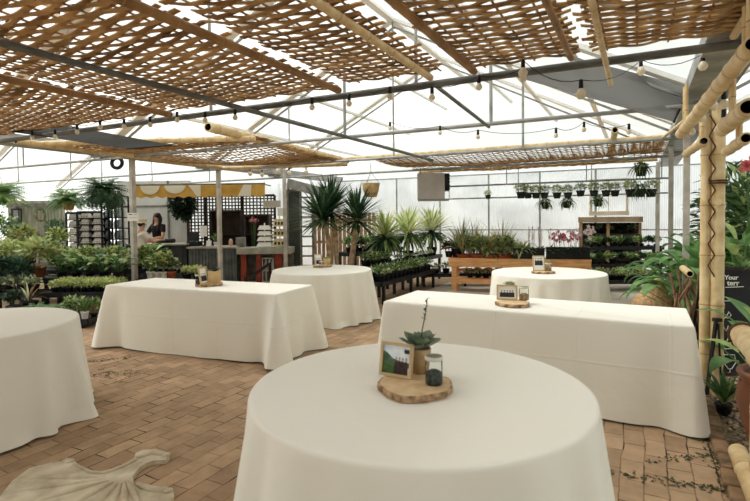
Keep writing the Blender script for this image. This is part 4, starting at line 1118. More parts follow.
# ------------------------------------------------------------------ seed racks
M_card = mat('seed_card', (246, 243, 236), (232, 226, 214), rough=.7, scale=20, objrand=.1); M_cardp = mat('seed_picture', (176, 160, 130), (210, 176, 150), rough=.7, scale=60)
def seed_rack(px0, px1, y0, y1, Y, rows, cols, label, lean, where):
    a = at(px0, y1, Y); b = at(px1, y0, Y); w = b.x - a.x; zt = b.z
    t = thing('seed_rack', label, 'rack', V((a.x + b.x) / 2, Y, 0))
    mb = MB()
    for x in (a.x, b.x): mb.box(V(x, Y, zt / 2), (.035, .035, zt)); mb.box(V(x, Y + .3, zt / 2), (.035, .035, zt))
    mb.box(V((a.x + b.x) / 2, Y, zt), (w, .035, .05)); mb.box(V((a.x + b.x) / 2, Y + .31, zt / 2), (w, .01, zt))
    part('rack_frame', mb, [M_black], t)
    dz = (zt - .72) / rows
    for r in range(rows):
        z = .72 + dz * r
        mb = MB(); mb.box(V((a.x + b.x) / 2, Y + .11, z), (w, .22, .01)); mb.box(V((a.x + b.x) / 2, Y - .01, z + .01), (w, .012, .018)); part('rack_shelf', mb, [M_black], t)
    for r in range(rows):
        for k in range(cols):
            z = .72 + dz * r + .01; cx = a.x + w * (k + .5) / cols; ww = w / cols * .78
            mb = MB()
            for j in range(3):
                top = dz * .84 - j * .01; mb.add([V(cx - ww / 2, Y + .02 + j * .06, z), V(cx + ww / 2, Y + .02 + j * .06, z), V(cx + ww * lean, Y + .06 + j * .06, z + top), V(cx - ww * lean, Y + .06 + j * .06, z + top),
                    V(cx - ww / 2, Y + .035 + j * .06, z), V(cx + ww / 2, Y + .035 + j * .06, z), V(cx + ww * lean, Y + .075 + j * .06, z + top), V(cx - ww * lean, Y + .075 + j * .06, z + top)],
                    [(0, 1, 2, 3), (5, 4, 7, 6), (0, 4, 5, 1), (1, 5, 6, 2), (2, 6, 7, 3), (3, 7, 4, 0)])
            for j in range(3):
                x = cx + (j - 1) * ww * .27; mb.box(V(x, Y + .03, z + dz * .26), (ww * .16, .004, dz * .2), rx(-.2), 1)
            solo('seed_packets', mb, [M_card, M_cardp], f'clutch of white seed packets, {ORD[rows - 1 - r]} shelf from the top, ' + (f'{"left" if k == 0 else "right"} column of ' if cols > 1 else 'on ') + where, 'seed packets', 'seed packets on the racks')
seed_rack(78.5, 101.5, 212, 258, 11.2, 7, 2, 'wide black rack with two columns of white seed packets', .3, 'the wide rack')
seed_rack(67.5, 77, 213, 258, 11.25, 6, 1, 'narrow black rack with single white cards under the orange pot', .45, 'the narrow rack')
# open wire rack with jars
a = at(103, 258, 11.4); b = at(122, 196, 11.4); t = thing('wire_rack', 'open black grid rack of jars under the large dark fern', 'rack', V((a.x + b.x) / 2, 11.4, 0))
mb = MB(); zt = b.z
for q in (0, .33, .5, .67, 1): mb.box(V(a.x + (b.x - a.x) * q, 11.4, zt / 2), (.035, .03, zt))
for x in (a.x, b.x): mb.box(V(x, 11.68, zt / 2), (.03, .03, zt))
part('rack_frame', mb, [M_black], t)
lv = [.6 + i * (zt - .6) / 6 for i in range(7)]
for z in lv:
    mb = MB(); mb.box(V((a.x + b.x) / 2, 11.54, z), (b.x - a.x, .3, .022)); part('rack_shelf', mb, [M_black], t)
M_jw = mat('white_jar', (214, 218, 218), (170, 184, 192), rough=.3, scale=9, objrand=.15)
for i, z in enumerate(lv[1:-1]):
    for k, q in enumerate((.17, .58, .84)):
        mb = MB(); mb.lathe([(.06, 0), (.068, .02), (.068, .14), (.05, .17), (.054, .175), (.054, .195), (.001, .197)], V(a.x + (b.x - a.x) * q, 11.53, z + .012), 12)
        solo('jar', mb, [M_jw], f'white jar on the open black grid rack, {ORD[4 - i]} shelf from the top, {("left", "middle", "right")[k]} bay', 'jar', 'jars on the grid rack')
# sign on the post
c = W(GL, 5.62, 0); q = at(133, 217, 8.78)
mb = MB(); mb.box(q, (.2, .012, .15)); mb.box(q + V(-.04, -.008, .045), (.07, .004, .012), None, 1)
mb.box(q + V(.05, -.008, .042), (.05, .004, .008), None, 2); mb.box(q + V(.0, -.008, -.01), (.13, .004, .006), None, 2)
solo('post_sign', mb, [M_paper, M_black, mat('faint_print', (170, 168, 160), rough=.8)], 'small white sign fixed to the pale post in front of the kiosk', 'sign', base=q)

# ------------------------------------------------------------------ kiosk
mb = MB(); a = at(118, 200, 13.7); b = at(191, 200, 13.7); mb.box(V((a.x + b.x) / 2, 13.7, 1.33), (b.x - a.x, .05, 2.66)); struct('wall_kiosk', mb, [M_pcx])
mb = MB(); mb.box(V((a.x + b.x) / 2, 13.66, 1.95), (b.x - a.x, .03, .05)); mb.box(V(at(163.5, 0, 13.66).x, 13.66, 1.33), (.05, .03, 2.66)); struct('trim_3', mb, [M_greywood])
M_slate = mat('slate_panel', (58, 60, 60), (44, 46, 47), rough=.6, scale=4); M_slate2 = mat('grey_corrugated', (104, 110, 106), (78, 84, 82), rough=.5, scale=5); M_ctop = mat('counter_top', (170, 166, 152), (140, 138, 126), rough=.5, scale=5)
def counter(px0, px1, Y, z, depth, label, pm, tm, slats, th=.045, ribs=12):
    a = at(px0, 250, Y).x; b = at(px1, 250, Y).x; t = thing('counter', label, 'counter', V((a + b) / 2, Y, 0))
    mb = MB(); mb.box(V((a + b) / 2, Y + depth / 2, (z - th) / 2), (b - a - .04, depth - .04, z - th)); part('body', mb, [pm], t)
    mb = MB()
    for i in range(ribs): mb.box(V(a + .05 + (b - a - .1) * (i + .5) / ribs, Y + .01, (z - th) / 2), ((b - a) / ribs * .5, .03, z - th - .06))
    part('front_panel', mb, [slats], t)
    mb = MB(); mb.box(V((a + b) / 2, Y + depth / 2 - .03, z - th / 2), (b - a, depth + .06, th), None, 0, .008); part('worktop', mb, [tm], t)
counter(112, 187, 11.65, .985, .6, 'dark slate counter where the dark-haired woman serves', M_slate, M_ctop, M_slate, ribs=6)
counter(187.5, 237, 11.6, .9, .6, 'grey ribbed counter with the note stand, beside the dark counter', M_slate2, M_ctop, M_slate2, ribs=14)
a = at(236.5, 250, 11.5).x; b = at(291, 250, 11.5).x
t = thing('display_ledge', 'thick grey open ledge on red posts holding the packet towers', 'ledge', V((a + b) / 2, 11.5, 0))
mb = MB(); mb.box(V((a + b) / 2, 11.8, .79), (b - a, .64, .15), None, 0, .01); part('ledge_top', mb, [M_ctop], t)
M_red = mat('red_post', (150, 66, 46), (122, 52, 38), rough=.7, scale=6)
for px, w in ((243, .13), (258, .11), (278, .16)):
    x = at(px, 250, 11.55).x; mb = MB(); mb.box(V(x, 11.62, .36), (w, .1, .71)); part('ledge_post', mb, [M_red], t)
mb = MB(); mb.box(V((a + b) / 2, 12.05, .36), (b - a - .04, .03, .71)); part('back_panel', mb, [M_greywood], t)
x = at(268, 250, 11.7).x; t = thing('bottle_cage', 'small white cage of bottles under the thick ledge', 'cage', V(x, 11.75, 0))
mb = MB()
for z in (.02, .3, .6): mb.box(V(x, 11.75, z), (.28, .2, .02))
for e in (-.13, -.045, .045, .13): mb.box(V(x + e, 11.66, .31), (.02, .02, .6))
part('cage_frame', mb, [M_white], t)
for i in range(3):
    mb = MB(); mb.lathe([(.035, 0), (.035, .14), (.014, .19), (.014, .23), (.001, .232)], V(x + (i - 1) * .085, 11.76, .312), 10)
    solo('bottle', mb, [M_jw], f'white bottle in the cage under the thick ledge, {ORD[i]} from the left', 'bottle', 'bottles in the cage')
x = at(258, 250, 11.3).x; mb = MB(); mb.bar(V(x - .3, 11.3, .12), V(x + .25, 11.4, .5), .1, .06); mb.bar(V(x - .3, 11.3, .05), V(x - .3, 11.3, .2), .06, .06, UV)
mb.bar(V(x + .25, 11.4, 0), V(x + .25, 11.4, .52), .05, .05, UV); solo('wooden_ramp', mb, [M_darkwood], 'dark slanting wooden board leaning below the thick ledge', 'board')
# awning
M_gold = mat('awning_gold', (212, 168, 84), (190, 146, 66), rough=.7, scale=4, trans=.25); M_aw = mat('awning_white', (240, 234, 214), rough=.7, trans=.3)
Y = 11.25; xa, xb = at(133, 190, Y).x, at(265, 190, Y).x; zt, zb = at(200, 185, Y).z, at(200, 197, Y).z
t = thing('striped_awning', 'golden yellow and white scalloped awning over the kiosk', 'awning', V((xa + xb) / 2, Y, zb))
mb = MB(); n = 60; vs = []
for i in range(n + 1):
    x = xa + (xb - xa) * i / n; dz = .02 * math.sin(i * 1.3)
    vs += [V(x, Y + .7, zt + .03), V(x, Y, zt), V(x, Y - .01, zb + dz)]
mb.add(vs, [(3 * i + j, 3 * i + 3 + j, 3 * i + 4 + j, 3 * i + 1 + j) for i in range(n) for j in range(2)]); part('canopy', mb, [M_gold], t)
def uu(px0, px1, depth):
    a, b = at(px0, 190, Y).x, at(px1, 190, Y).x; mb = MB(); n = 16; y = Y - .035
    pts = [V(b, y, zt - .01), V(a, y, zt - .01)] + [V((a + b) / 2 - (b - a) / 2 * math.cos(PI * k / n), y, zt - .012 - depth * math.sin(PI * k / n)) for k in range(n + 1)]
    pts2 = [p + V(0, .012, 0) for p in pts]; m = len(pts)
    mb.add(pts + pts2, [tuple(range(m)), tuple(range(m, 2 * m))[::-1]] + [(i, (i + 1) % m, m + (i + 1) % m, m + i) for i in range(m)]); part('white_scallop', mb, [M_aw], t)
uu(141, 160, .2); uu(165, 186, .18)
def stripe(a0, a1, b0, b1):
    mb = MB(); P = [at(a0, 190, Y).x, at(a1, 190, Y).x, at(b1, 190, Y).x, at(b0, 190, Y).x]; y = Y - .03
    f = [V(P[0], y, zt - .005), V(P[1], y, zt - .005), V(P[2], y, zb + .01), V(P[3], y, zb + .01)]; g = [p + V(0, .012, 0) for p in f]
    mb.add(f + g, [(0, 1, 2, 3), (7, 6, 5, 4), (0, 4, 5, 1), (1, 5, 6, 2), (2, 6, 7, 3), (3, 7, 4, 0)]); part('white_stripe', mb, [M_aw], t)
stripe(189, 201, 197, 201); stripe(244, 252, 238, 251)
mb = MB(); mb.tube([V(xa, Y + .02, zt + .02), V(xb, Y + .02, zt + .02)], .018, 8)
for x in (xa + .02, xb - .02): mb.tube([V(x, Y + .02, zt), V(x, Y + .7, zt + .02)], .014, 6)
part('awning_frame', mb, [M_dark], t)
# lattice screens behind
def lattice(px0, px1, z0, z1, Y, label, m, sp=.088, w=.034, frame=.06):
    a, b = at(px0, 220, Y).x, at(px1, 220, Y).x; t = thing('lattice_screen', label, 'lattice', V((a + b) / 2, Y, z0))
    mb = MB(); n = int((b - a) / sp); k = int((z1 - z0) / sp)
    for i in range(1, n): mb.box(V(a + (b - a) * i / n, Y, (z0 + z1) / 2), (w, .012, z1 - z0))
    for j in range(1, k): mb.box(V((a + b) / 2, Y - .013, z0 + (z1 - z0) * j / k), (b - a, .012, w))
    part('lattice', mb, [m], t); mb = MB()
    for x in (a, b): mb.box(V(x, Y, z1 / 2), (frame, .05, z1))
    for z in (z0, z1): mb.box(V((a + b) / 2, Y, z), (b - a, .05, frame))
    part('screen_frame', mb, [m], t)
lattice(188, 205, .5, 2.2, 13.25, 'dark wooden lattice screen beside the dark hanging ivy', M_darkwood)
lattice(206.5, 242, .5, 2.2, 13.25, 'dark wooden lattice screen above the left dark hutch', M_darkwood)
lattice(243, 275, .5, 2.2, 13.25, 'dark wooden lattice screen above the right dark hutch', M_darkwood)
def hutch(px0, px1, z1, label):
    Y = 12.85; a, b = at(px0, 220, Y).x, at(px1, 220, Y).x; t = thing('hutch', label, 'cabinet', V((a + b) / 2, Y, 0))
    mb = MB(); mb.box(V((a + b) / 2, Y + .28, z1 / 2), (b - a, .02, z1))
    for x in (a, b): mb.box(V(x, Y + .15, z1 / 2), (.04, .3, z1))
    mb.box(V((a + b) / 2, Y + .15, z1), (b - a + .06, .34, .05)); part('body', mb, [M_darkwood], t)
    for z in (.75, 1.15): 
        mb = MB(); mb.box(V((a + b) / 2, Y + .14, z), (b - a, .28, .025)); part('shelf', mb, [M_darkwood], t)
    mb = MB(); mb.box(V((a + b) / 2, Y + .02, .36), (b - a - .05, .03, .7)); part('door', mb, [M_darkwood], t)
hutch(211, 240, 1.78, 'dark brown hutch behind the grey ribbed counter'); hutch(245, 268, 1.66, 'dark brown hutch behind the packet towers')
px_plant('ivy_ball', 184, 12.5, 1.72, 'dark mass of hanging ivy under the awning', 'basket', 1.0, 0, 'hanging_basket', 'hanging plant', wire=.6)
# things on the counters
def on_counter(px, Y, z): c = at(px, 250, Y); c.z = z; return c
c = on_counter(193, 11.85, .901); t = thing('cash_register', 'black cash register on the grey ribbed counter', 'register', c)
mb = MB(); mb.box(c + V(0, .1, .06), (.28, .3, .12), None, 0, .01); part('drawer_base', mb, [M_black], t)
mb = MB(); mb.box(c + V(0, .05, .24), (.26, .04, .22), rx(-.2), 0, .01); mb.tube([c + V(0, .1, .12), c + V(0, .08, .2)], .025, 8); part('screen', mb, [M_black], t)
c = on_counter(204, 11.8, .901); t = thing('note_stand', 'white note on a stand beside the cash register', 'sign', c)
mb = MB(); mb.box(c + V(0, 0, .37), (.17, .008, .26)); part('note', mb, [M_paper], t); mb = MB(); mb.tube([c, c + V(0, .01, .3)], .008, 6); mb.lathe([(.06, 0), (.06, .012)], c, 12); part('stand', mb, [M_black], t)
c = on_counter(209, 11.75, .901); mb = MB(); mb.box(c + V(0, 0, .07), (.12, .02, .14), rx(-.25)); mb.box(c + V(0, .02, .01), (.12, .08, .015)); solo('price_card', mb, [M_paper], 'small white card leaning on the ribbed counter next to the note stand', 'card')
plant('upright', on_counter(216, 11.75, .901), 'little green plant in a white pot on the ribbed counter', 'white', None, .9)
c = on_counter(231, 11.8, .901); mb = MB(); mb.lathe([(.04, 0), (.05, .02), (.05, .12), (.03, .17), (.001, .18)], c, 12); solo('vase', mb, [mat('pinkish', (206, 160, 142), rough=.5)], 'pinkish vase behind the pale post on the ribbed counter', 'vase')
mb = MB(); mb.box(on_counter(241, 11.9, .868) + V(0, 0, .12), (.2, .2, .24), None, 0, .01); solo('grey_box', mb, [M_greywood], 'plain grey-green box at the near end of the thick ledge', 'box')
def tower(px, z, tiers, label, wd, hs, m, acc):
    c = on_counter(px, 11.75, z); t = thing('packet_tower', label, 'packet display', c, 'packet towers on the ledge')
    mb = MB(); mb.tube([c, c + V(0, 0, tiers * hs + .05)], .015, 8); mb.lathe([(.09, 0), (.09, .015)], c, 16); part('stand', mb, [M_white], t)
    for i in range(tiers):
        z0 = .02 + i * hs; w = wd * (1 - .07 * i); mb = MB()
        mb.add([c + V(x * w * .5, y * .12, z0) for x, y in ((-1, -1), (1, -1), (1, 1), (-1, 1))] + [c + V(x * w * .38, y * .07, z0 + hs * .75) for x, y in ((-1, -1), (1, -1), (1, 1), (-1, 1))], [(3, 2, 1, 0), (4, 5, 6, 7), (0, 1, 5, 4), (1, 2, 6, 5), (2, 3, 7, 6), (3, 0, 4, 7)], 0)
        if acc:
            for k in range(3): mb.box(c + V((k - 1) * w * .26, -.102, z0 + hs * .32), (w * .15, .01, hs * .3), rx(-.27), 1)
        part('tier', mb, [m, acc or m], t)
tower(265, .866, 4, 'white four-tier tower of packets on the thick ledge', .36, .135, M_white, None)
tower(280, .866, 3, 'tan three-tier tower of packets beside the pale kiosk post', .34, .24, mat('tan_packets', (206, 194, 150), (184, 168, 120), rough=.7, scale=20), M_darkwood)
flowers_at(253, 222, 12.6, 'small bunch of pink flowers in front of the right dark hutch', M_pink, .5)
mb = MB(); q = at(281, 212, 12.2); mb.box(q, (.17, .02, .2)); mb.tube([q + V(0, .01, .1), V(q.x, q.y + .01, 2.3)], .006, 5); solo('paper_sign', mb, [M_paper], 'white paper sign hanging beside the dark shed door', 'sign')
mb = MB(); q = at(272, 204, 12.0); mb.box(q, (.42, .05, .17)); 
for e in (-.18, .18): mb.tube([q + V(e, 0, .08), q + V(e, 0, .55)], .006, 5)
solo('sign_board', mb, [mat('grey_board', (190, 188, 176), rough=.6)], 'blank pale grey board hanging at the end of the awning', 'sign board')
x = at(285.5, 250, 11.05).x; mb = MB(); mb.box(V(x, 11.05, 1.33), (.075, .075, 2.66)); mb.box(V(x, 11.05, .01), (.14, .14, .02)); struct('post', mb, [M_post])
# dark shed door and trellises
Y = 12.1; a, b = at(288, 230, Y).x, at(301, 230, Y).x
t = thing('shed_door', 'dark grey-green shed door standing open beside the packet towers', 'door', V((a + b) / 2, Y, 0))
mb = MB(); mb.box(V((a + b) / 2, Y, 1.14), (b - a, .05, 2.24)); part('door_panel', mb, [mat('shed_green', (74, 78, 70), (58, 62, 56), rough=.7, scale=4)], t)
mb = MB(); mb.box(V(a, Y - .03, 1.14), (.06, .04, 2.28)); mb.box(V((a + b) / 2, Y - .03, 2.26), (b - a, .04, .06)); part('door_frame', mb, [M_greywood], t)
mb = MB(); mb.bar(at(288, 183, 11.9), at(320, 192, 10.9), .05, .22); mb.bar(at(288, 183, 11.9), V(at(288, 183, 11.9).x, 11.95, 2.2), .05, .05, UV); solo('roof_plank', mb, [M_greywood], 'weathered grey plank jutting out above the shed door', 'plank')
Y = 11.9; a, b = at(301, 230, Y).x, at(313, 230, Y).x
t = thing('ladder_trellis', 'grey ladder-like trellis beside the dark shed door', 'trellis', V((a + b) / 2, Y, 0))
mb = MB()
for x in (a, b): mb.box(V(x, Y, 1.17), (.055, .05, 2.34))
part('stile', mb, [M_greywood], t)
for i in range(10):
    mb = MB(); mb.box(V((a + b) / 2, Y - .01, .15 + i * .24), (b - a, .03, .04)); part('rung', mb, [M_greywood], t)
Y = 12.4; a, b = at(313, 240, Y).x, at(376, 240, Y).x
t = thing('slat_fence', 'light brown wooden slat fence behind the yucca trees', 'fence', V((a + b) / 2, Y, 0)); mb = MB(); n = 15
for i in range(n):
    mb.box(V(a + (b - a) * (i + .5) / n, Y, .84 + .02 * math.sin(i * 2)), ((b - a) / n * .78, .02, 1.66))
part('slats', mb, [M_brownwood], t); mb = MB()
for z in (.3, .95, 1.5): mb.box(V((a + b) / 2, Y + .03, z), (b - a, .03, .07))
part('fence_rail', mb, [M_brownwood], t)

# ------------------------------------------------------------------ people
M_skin = mat('skin', (206, 160, 134), (196, 148, 122), rough=.6, scale=10); M_shirtb = mat('black_shirt', (34, 30, 32), (26, 23, 25), rough=.85, scale=8); M_shirtw = mat('white_shirt', (226, 220, 208), (208, 200, 188), rough=.85, scale=6)
M_hairb = mat('dark_hair', (46, 32, 26), (30, 21, 18), rough=.55, scale=30, stretch=(6, 6, 1)); M_trous = mat('dark_trousers', (46, 48, 54), (36, 38, 42), rough=.85)
M_hat = mat('straw_hat', (196, 180, 152), (168, 150, 122), rough=.85, scale=40); M_eye = mat('eye_dark', (30, 22, 20), rough=.3); M_lip = mat('lip', (160, 92, 84), rough=.5)
def skin(name, pts, edges, root_i, mats, parent, sub=2):
    bm = bmesh.new(); lay = bm.verts.layers.skin.verify(); vs = []
    for i, (p, r) in enumerate(pts):
        v = bm.verts.new(p); d = v[lay]; d.radius = r if isinstance(r, tuple) else (r, r); d.use_root = (i == root_i); vs.append(v)
    for a, b in edges: bm.edges.new((vs[a], vs[b]))
    me = bpy.data.meshes.new(name); bm.to_mesh(me); bm.free()
    o = link(bpy.data.objects.new(name, me))
    m = o.modifiers.new('Skin', 'SKIN'); m.use_smooth_shade = True
    s = o.modifiers.new('Sub', 'SUBSURF'); s.levels = sub; s.render_levels = sub
    for x in mats: me.materials.append(x)
    if parent is not None: o.parent = parent
    OFF[o.name] = Vector((0, 0, 0)); return o
def chain(pts, edges, start, seq):
    k = start
    for p, r in seq:
        pts.append((Vector(p), r)); edges.append((k, len(pts) - 1)); k = len(pts) - 1
    return k
def hand(pts, edges, wrist, wp, d, side, s=1.0):
    d = d.normalized(); side = side.normalized(); n = d.cross(side)
    palm = chain(pts, edges, wrist, [(wp + d * .045 * s, .024 * s)])
    pc = wp + d * .045 * s
    for k, (off, L) in enumerate(((-.026, .062), (-.009, .074), (.009, .07), (.025, .055))):
        b = pc + d * .03 * s + side * off * s
        chain(pts, edges, palm, [(b, .0095 * s), (b + d * L * .5 * s + n * -.008 * s, .008 * s), (b + d * L * s * .92 - n * .022 * s, .007 * s)])
    b = pc - side * .03 * s + d * -.01 * s
    chain(pts, edges, palm, [(b, .011 * s), (b + (d * .03 - side * .02) * s, .0095 * s), (b + (d * .055 - side * .022) * s, .008 * s)])
def head_parts(t, c, face, s, hair_mat, long_hair):
    face = face.normalized(); side = ZV.cross(face)
    Rm = Matrix((side, -face, ZV)).transposed()       # local x=side, y=back
    L = lambda x, y, z: c + Rm @ V(x * s, y * s, z * s)
    for x in (-.032, .032):
        mb = MB(); mb.ball(L(x, -.088, .008), .011 * s, 8, 6); part('eye', mb, [M_eye], t)
    mb = MB(); mb.ball(L(0, -.098, -.022), .015 * s, 8, 6, 0, (.8, 1, 1.5)); part('nose', mb, [M_skin], t)
    mb = MB(); mb.ball(L(0, -.088, -.058), .02 * s, 8, 6, 0, (1.2, .5, .4)); part('mouth', mb, [M_lip], t)
    for x in (-.078, .078):
        mb = MB(); mb.ball(L(x, .005, -.01), .022 * s, 8, 6, 0, (.4, .7, 1.2)); part('ear', mb, [M_skin], t)
    mb = MB(); mb.ball(L(0, .022, .035), .098 * s, 14, 10, 0, (.92, .98, .95))
    if long_hair:
        for x in (-.075, .075):
            mb.tube([L(x * .8, .01, .09), L(x * 1.2, .012, -.02), L(x * 1.25, .0, -.14), L(x * 1.1, -.05, -.27), L(x * .95, -.07, -.36)], [.03 * s, .038 * s, .04 * s, .04 * s, .018 * s], 10)
        mb.ball(L(0, .07, -.06), .09 * s, 12, 8, 0, (1, .6, 1.6))
    part('hair', mb, [hair_mat], t)
def person(label, base, face, H, pose, top_mat, long_hair, hat=None):
    base = Vector(base); base.z = 0; face = face.normalized(); side = ZV.cross(face)   # side: the figure's left
    s = H / 1.72; P = lambda f, l, z: V(0, 0, 0) + face * f * s + side * l * s + ZV * z * s
    t = thing('person', label, 'person', base, local=True)
    pts = [(P(0, 0, .95), .12 * s)]; ed = []
    tor = chain(pts, ed, 0, [(P(0, 0, 1.1), (.125 * s, .10 * s)), (P(.005, 0, 1.28), (.15 * s, .105 * s))])
    chest = chain(pts, ed, tor, [(P(0, 0, 1.4), (.12 * s, .085 * s))])
    chain(pts, ed, chest, [(P(.01, 0, 1.47), .052 * s), (P(.025, 0, 1.54), .06 * s), (P(.03, 0, 1.62), (.076 * s, .088 * s)), (P(.02, 0, 1.69), .058 * s)])
    tops = [(P(0, 0, .93), .135 * s)]; te = []
    tk = chain(tops, te, 0, [(P(0, 0, 1.1), (.14 * s, .115 * s)), (P(.005, 0, 1.28), (.165 * s, .12 * s))]); tk = chain(tops, te, tk, [(P(0, 0, 1.41), (.13 * s, .095 * s))])
    for e in (-1, 1):
        sh = chain(pts, ed, chest, [(P(0, .165 * e, 1.4), .055 * s)])
        el, wr, hd = pose[e]
        elp, wrp = P(*el), P(*wr)
        k = chain(pts, ed, sh, [(P(0, .17 * e, 1.4).lerp(elp, .5), .047 * s), (elp, .04 * s), (elp.lerp(wrp, .5), .037 * s), (wrp, .026 * s)])
        hand(pts, ed, k, wrp, (wrp - elp).normalized() + ZV * -.15, side * -e, s)
        k = chain(tops, te, tk, [(P(0, .165 * e, 1.405), .068 * s), (P(0, .175 * e, 1.4).lerp(elp, .42), .064 * s), (P(0, .175 * e, 1.4).lerp(elp, .66), .06 * s)])
        kk = chain(pts, ed, 0, [(P(0, .1 * e, .88), .088 * s), (P(.01, .1 * e, .5), .058 * s), (P(-.01, .1 * e, .3), .052 * s), (P(-.02, .1 * e, .08), .036 * s), (P(.05, .105 * e, .04), .036 * s), (P(.15, .11 * e, .03), .028 * s)])
    b = skin('body', pts, ed, 0, [M_skin], t)
    skin('shirt', tops, te, 0, [top_mat], t)
    tp = [(P(0, 0, .93), .13 * s)]; tte = []
    for e in (-1, 1): chain(tp, tte, 0, [(P(0, .1 * e, .86), .1 * s), (P(.01, .1 * e, .5), .075 * s), (P(-.015, .1 * e, .12), .065 * s)])
    skin('trousers', tp, tte, 0, [M_trous], t)
    hc = P(.03, 0, 1.625); head_parts(t, hc, face, s, M_hairb, long_hair)
    if hat:
        mb = MB(); mb.lathe([(.2 * s, .045 * s), (.12 * s, .06 * s), (.115 * s, .065 * s), (.11 * s, .125 * s), (.085 * s, .16 * s), (.001, .17 * s)], hc, 24); part('hat', mb, [hat], t)
        mb = MB(); mb.lathe([(.114 * s, .055 * s), (.112 * s, .085 * s)], hc, 24); part('hat_band', mb, [M_darkwood], t)
    return t
# woman behind the dark counter, looking down at what she hands over
b = at(158.5, 250, 12.5); person('long-haired woman in a black short-sleeved shirt serving behind the dark counter', b, V(-.35, -1, 0), 1.72,
    {-1: ((.16, -.27, 1.12), (.4, -.1, 1.07), 0), 1: ((.14, .28, 1.12), (.38, .06, 1.07), 0)}, M_shirtb, True)
b = at(141.5, 250, 11.15); person('customer in a wide-brimmed hat and white shirt reaching over the dark counter', b, V(.75, .75, 0), 1.53,
    {-1: ((.22, -.2, 1.17), (.42, -.1, 1.22), 0), 1: ((.2, .22, 1.17), (.42, .12, 1.22), 0)}, M_shirtw, False, M_hat)
c = V(at(157, 245, 11.95).x, 11.95, .987); mb = MB(); mb.box(c + V(.1, 0, .035), (.3, .22, .06), None, 0, .01); mb.box(c + V(.3, .05, .05), (.22, .2, .1), None, 1, .03); solo('parcel', mb, [G_deep, M_black], 'dark bundle lying on the dark counter between the two people', 'bundle')
# ------------------------------------------------------------------ yucca trees in front of the slat fence
def yucca(base, trunks, crowns, label, n=80):
    t = thing('yucca_tree', label, 'yucca', base, 'yucca trees')
    mb = MB(); mb.lathe([(.13, 0), (.19, .28), (.2, .3), (.17, .3), (.16, .27)], base, 18); part('pot', mb, [M_black], t)
    mb = MB(); mb.lathe([(.165, .26), (.001, .265)], base, 12); part('soil', mb, [M_soil], t)
    for pts, r in trunks:
        mb = MB(); p = [Vector(x) for x in pts]; q = [p[0].lerp(p[1], k / 5) for k in range(6)] + ([p[1].lerp(p[2], k / 4) for k in range(1, 5)] if len(p) > 2 else [])
        mb.tube(q, [r * (1 + .12 * math.sin(i * 2.3)) * (1.15 - .03 * i) for i in range(len(q))], 10); part('trunk', mb, [M_trunk], t)
    for c, L, nn in crowns:
        mb = MB(); R = random.Random(int(c.x * 1000))
        for i in range(nn):
            q = i / nn; a = i * 2.39996
            mb.strap(Vector(c) + V(0, 0, .1 * (1 - q) - .04), a, 1.45 - 1.75 * q ** .8 + R.gauss(0, .12), L * R.uniform(.8, 1.1), .06, .35 * R.uniform(.5, 1.4), R.choice((0, 0, 1)), 5, .15, .3)
        part('crown', mb, [leafmat('yucca_leaf', (66, 98, 68), (44, 70, 50), .2), leafmat('yucca_leaf2', (104, 132, 92), (70, 98, 64), .25)], t)
c1 = at(322, 219, 9.3); c2 = at(331, 211, 9.5); c3 = at(357, 220, 9.55)
b1 = at(334, 260, 9.4); b1.z = 0; b2 = at(349, 260, 9.5); b2.z = 0
yucca(b1, [((b1 + V(-.05, 0, .25), V(c1.x + .1, 9.35, 1.2), c1), .05), ((b1 + V(.06, .05, .25), V(b1.x + .03, 9.45, 1.2), c2), .045)], [(c1, .78, 150), (c2, .72, 120)], 'taller yucca tree with two straight trunks behind the round table')
yucca(b2, [((b2 + V(0, 0, .25), V(c3.x - .06, 9.55, 1.1), c3), .055)], [(c3, .72, 150)], 'yucca tree with one leaning trunk next to the stepped benches')

# ------------------------------------------------------------------ stepped benches in the middle (along the house)
bench(-4.36, -3.94, 7.45, 10.0, .40, 'lowest black stepped bench running back beside the yucca trees', frame=1)
bench(-4.82, -4.40, 8.1, 11.6, .60, 'middle black stepped bench holding the cream-striped yuccas', frame=1)
bench(-5.75, -5.3, 8.75, 11.2, .80, 'highest black stepped bench holding a row of black pots', frame=1)
for i in range(13):
    for j, s in enumerate((-4.25, -4.06)):
        plant('seedling' if (i * 3 + j) % 4 else 'succ_small', WO(s, 7.6 + i * .18, .40), f'little green potted plant, {ORD[i]} from the near end of the lowest stepped bench, {("inner", "outer")[j]} row', 'small', 'little plants on the lowest stepped bench', 1.45, variant=(i + j) % 4)
for i in range(5):
    for j, s in enumerate((-4.71, -4.52)):
        plant('seedling', WO(s, 8.22 + i * .14, .60), f'little green potted plant, {ORD[i]} from the near end of the middle stepped bench, {("inner", "outer")[j]} row', 'small', 'little plants on the middle stepped bench', 1.4, variant=(i + j + 1) % 4)
for i in range(7):
    plant('succ_small', WO(-4.46, 9.15 + i * .3, .60), f'pale little plant at the foot of the cream-striped yuccas, {ORD[i]} from the near end', 'small', 'pale plants by the cream-striped yuccas', 1.0, variant=i % 3)
for i in range(10):
    plant(('mid_bush', 'upright', 'dark_bush')[i % 3], WO(-5.5, 8.9 + i * .23, .80), f'plant in a black pot, {ORD[i]} from the near end of the highest stepped bench', 'black', 'black pots on the highest stepped bench', (.75, 1.0, .55)[i % 3], variant=i % 2)
for i, (px, t) in enumerate(((385, 0), (408, 1), (432, 2))):
    s = -4.62; d = ray(px, 250); d.z = 0
    # distance along the ray to the bench line
    k = s / (d.x * CS - d.y * SN); p = d * k; p.z = .60
    plant('var_yucca', p, f'cream-striped yucca, {ORD[i]} from the left of the three on the middle stepped bench', 'black', 'cream-striped yuccas', (1.18, 1.28, 1.3)[i], 'potted_yucca', 'yucca', i % 2)

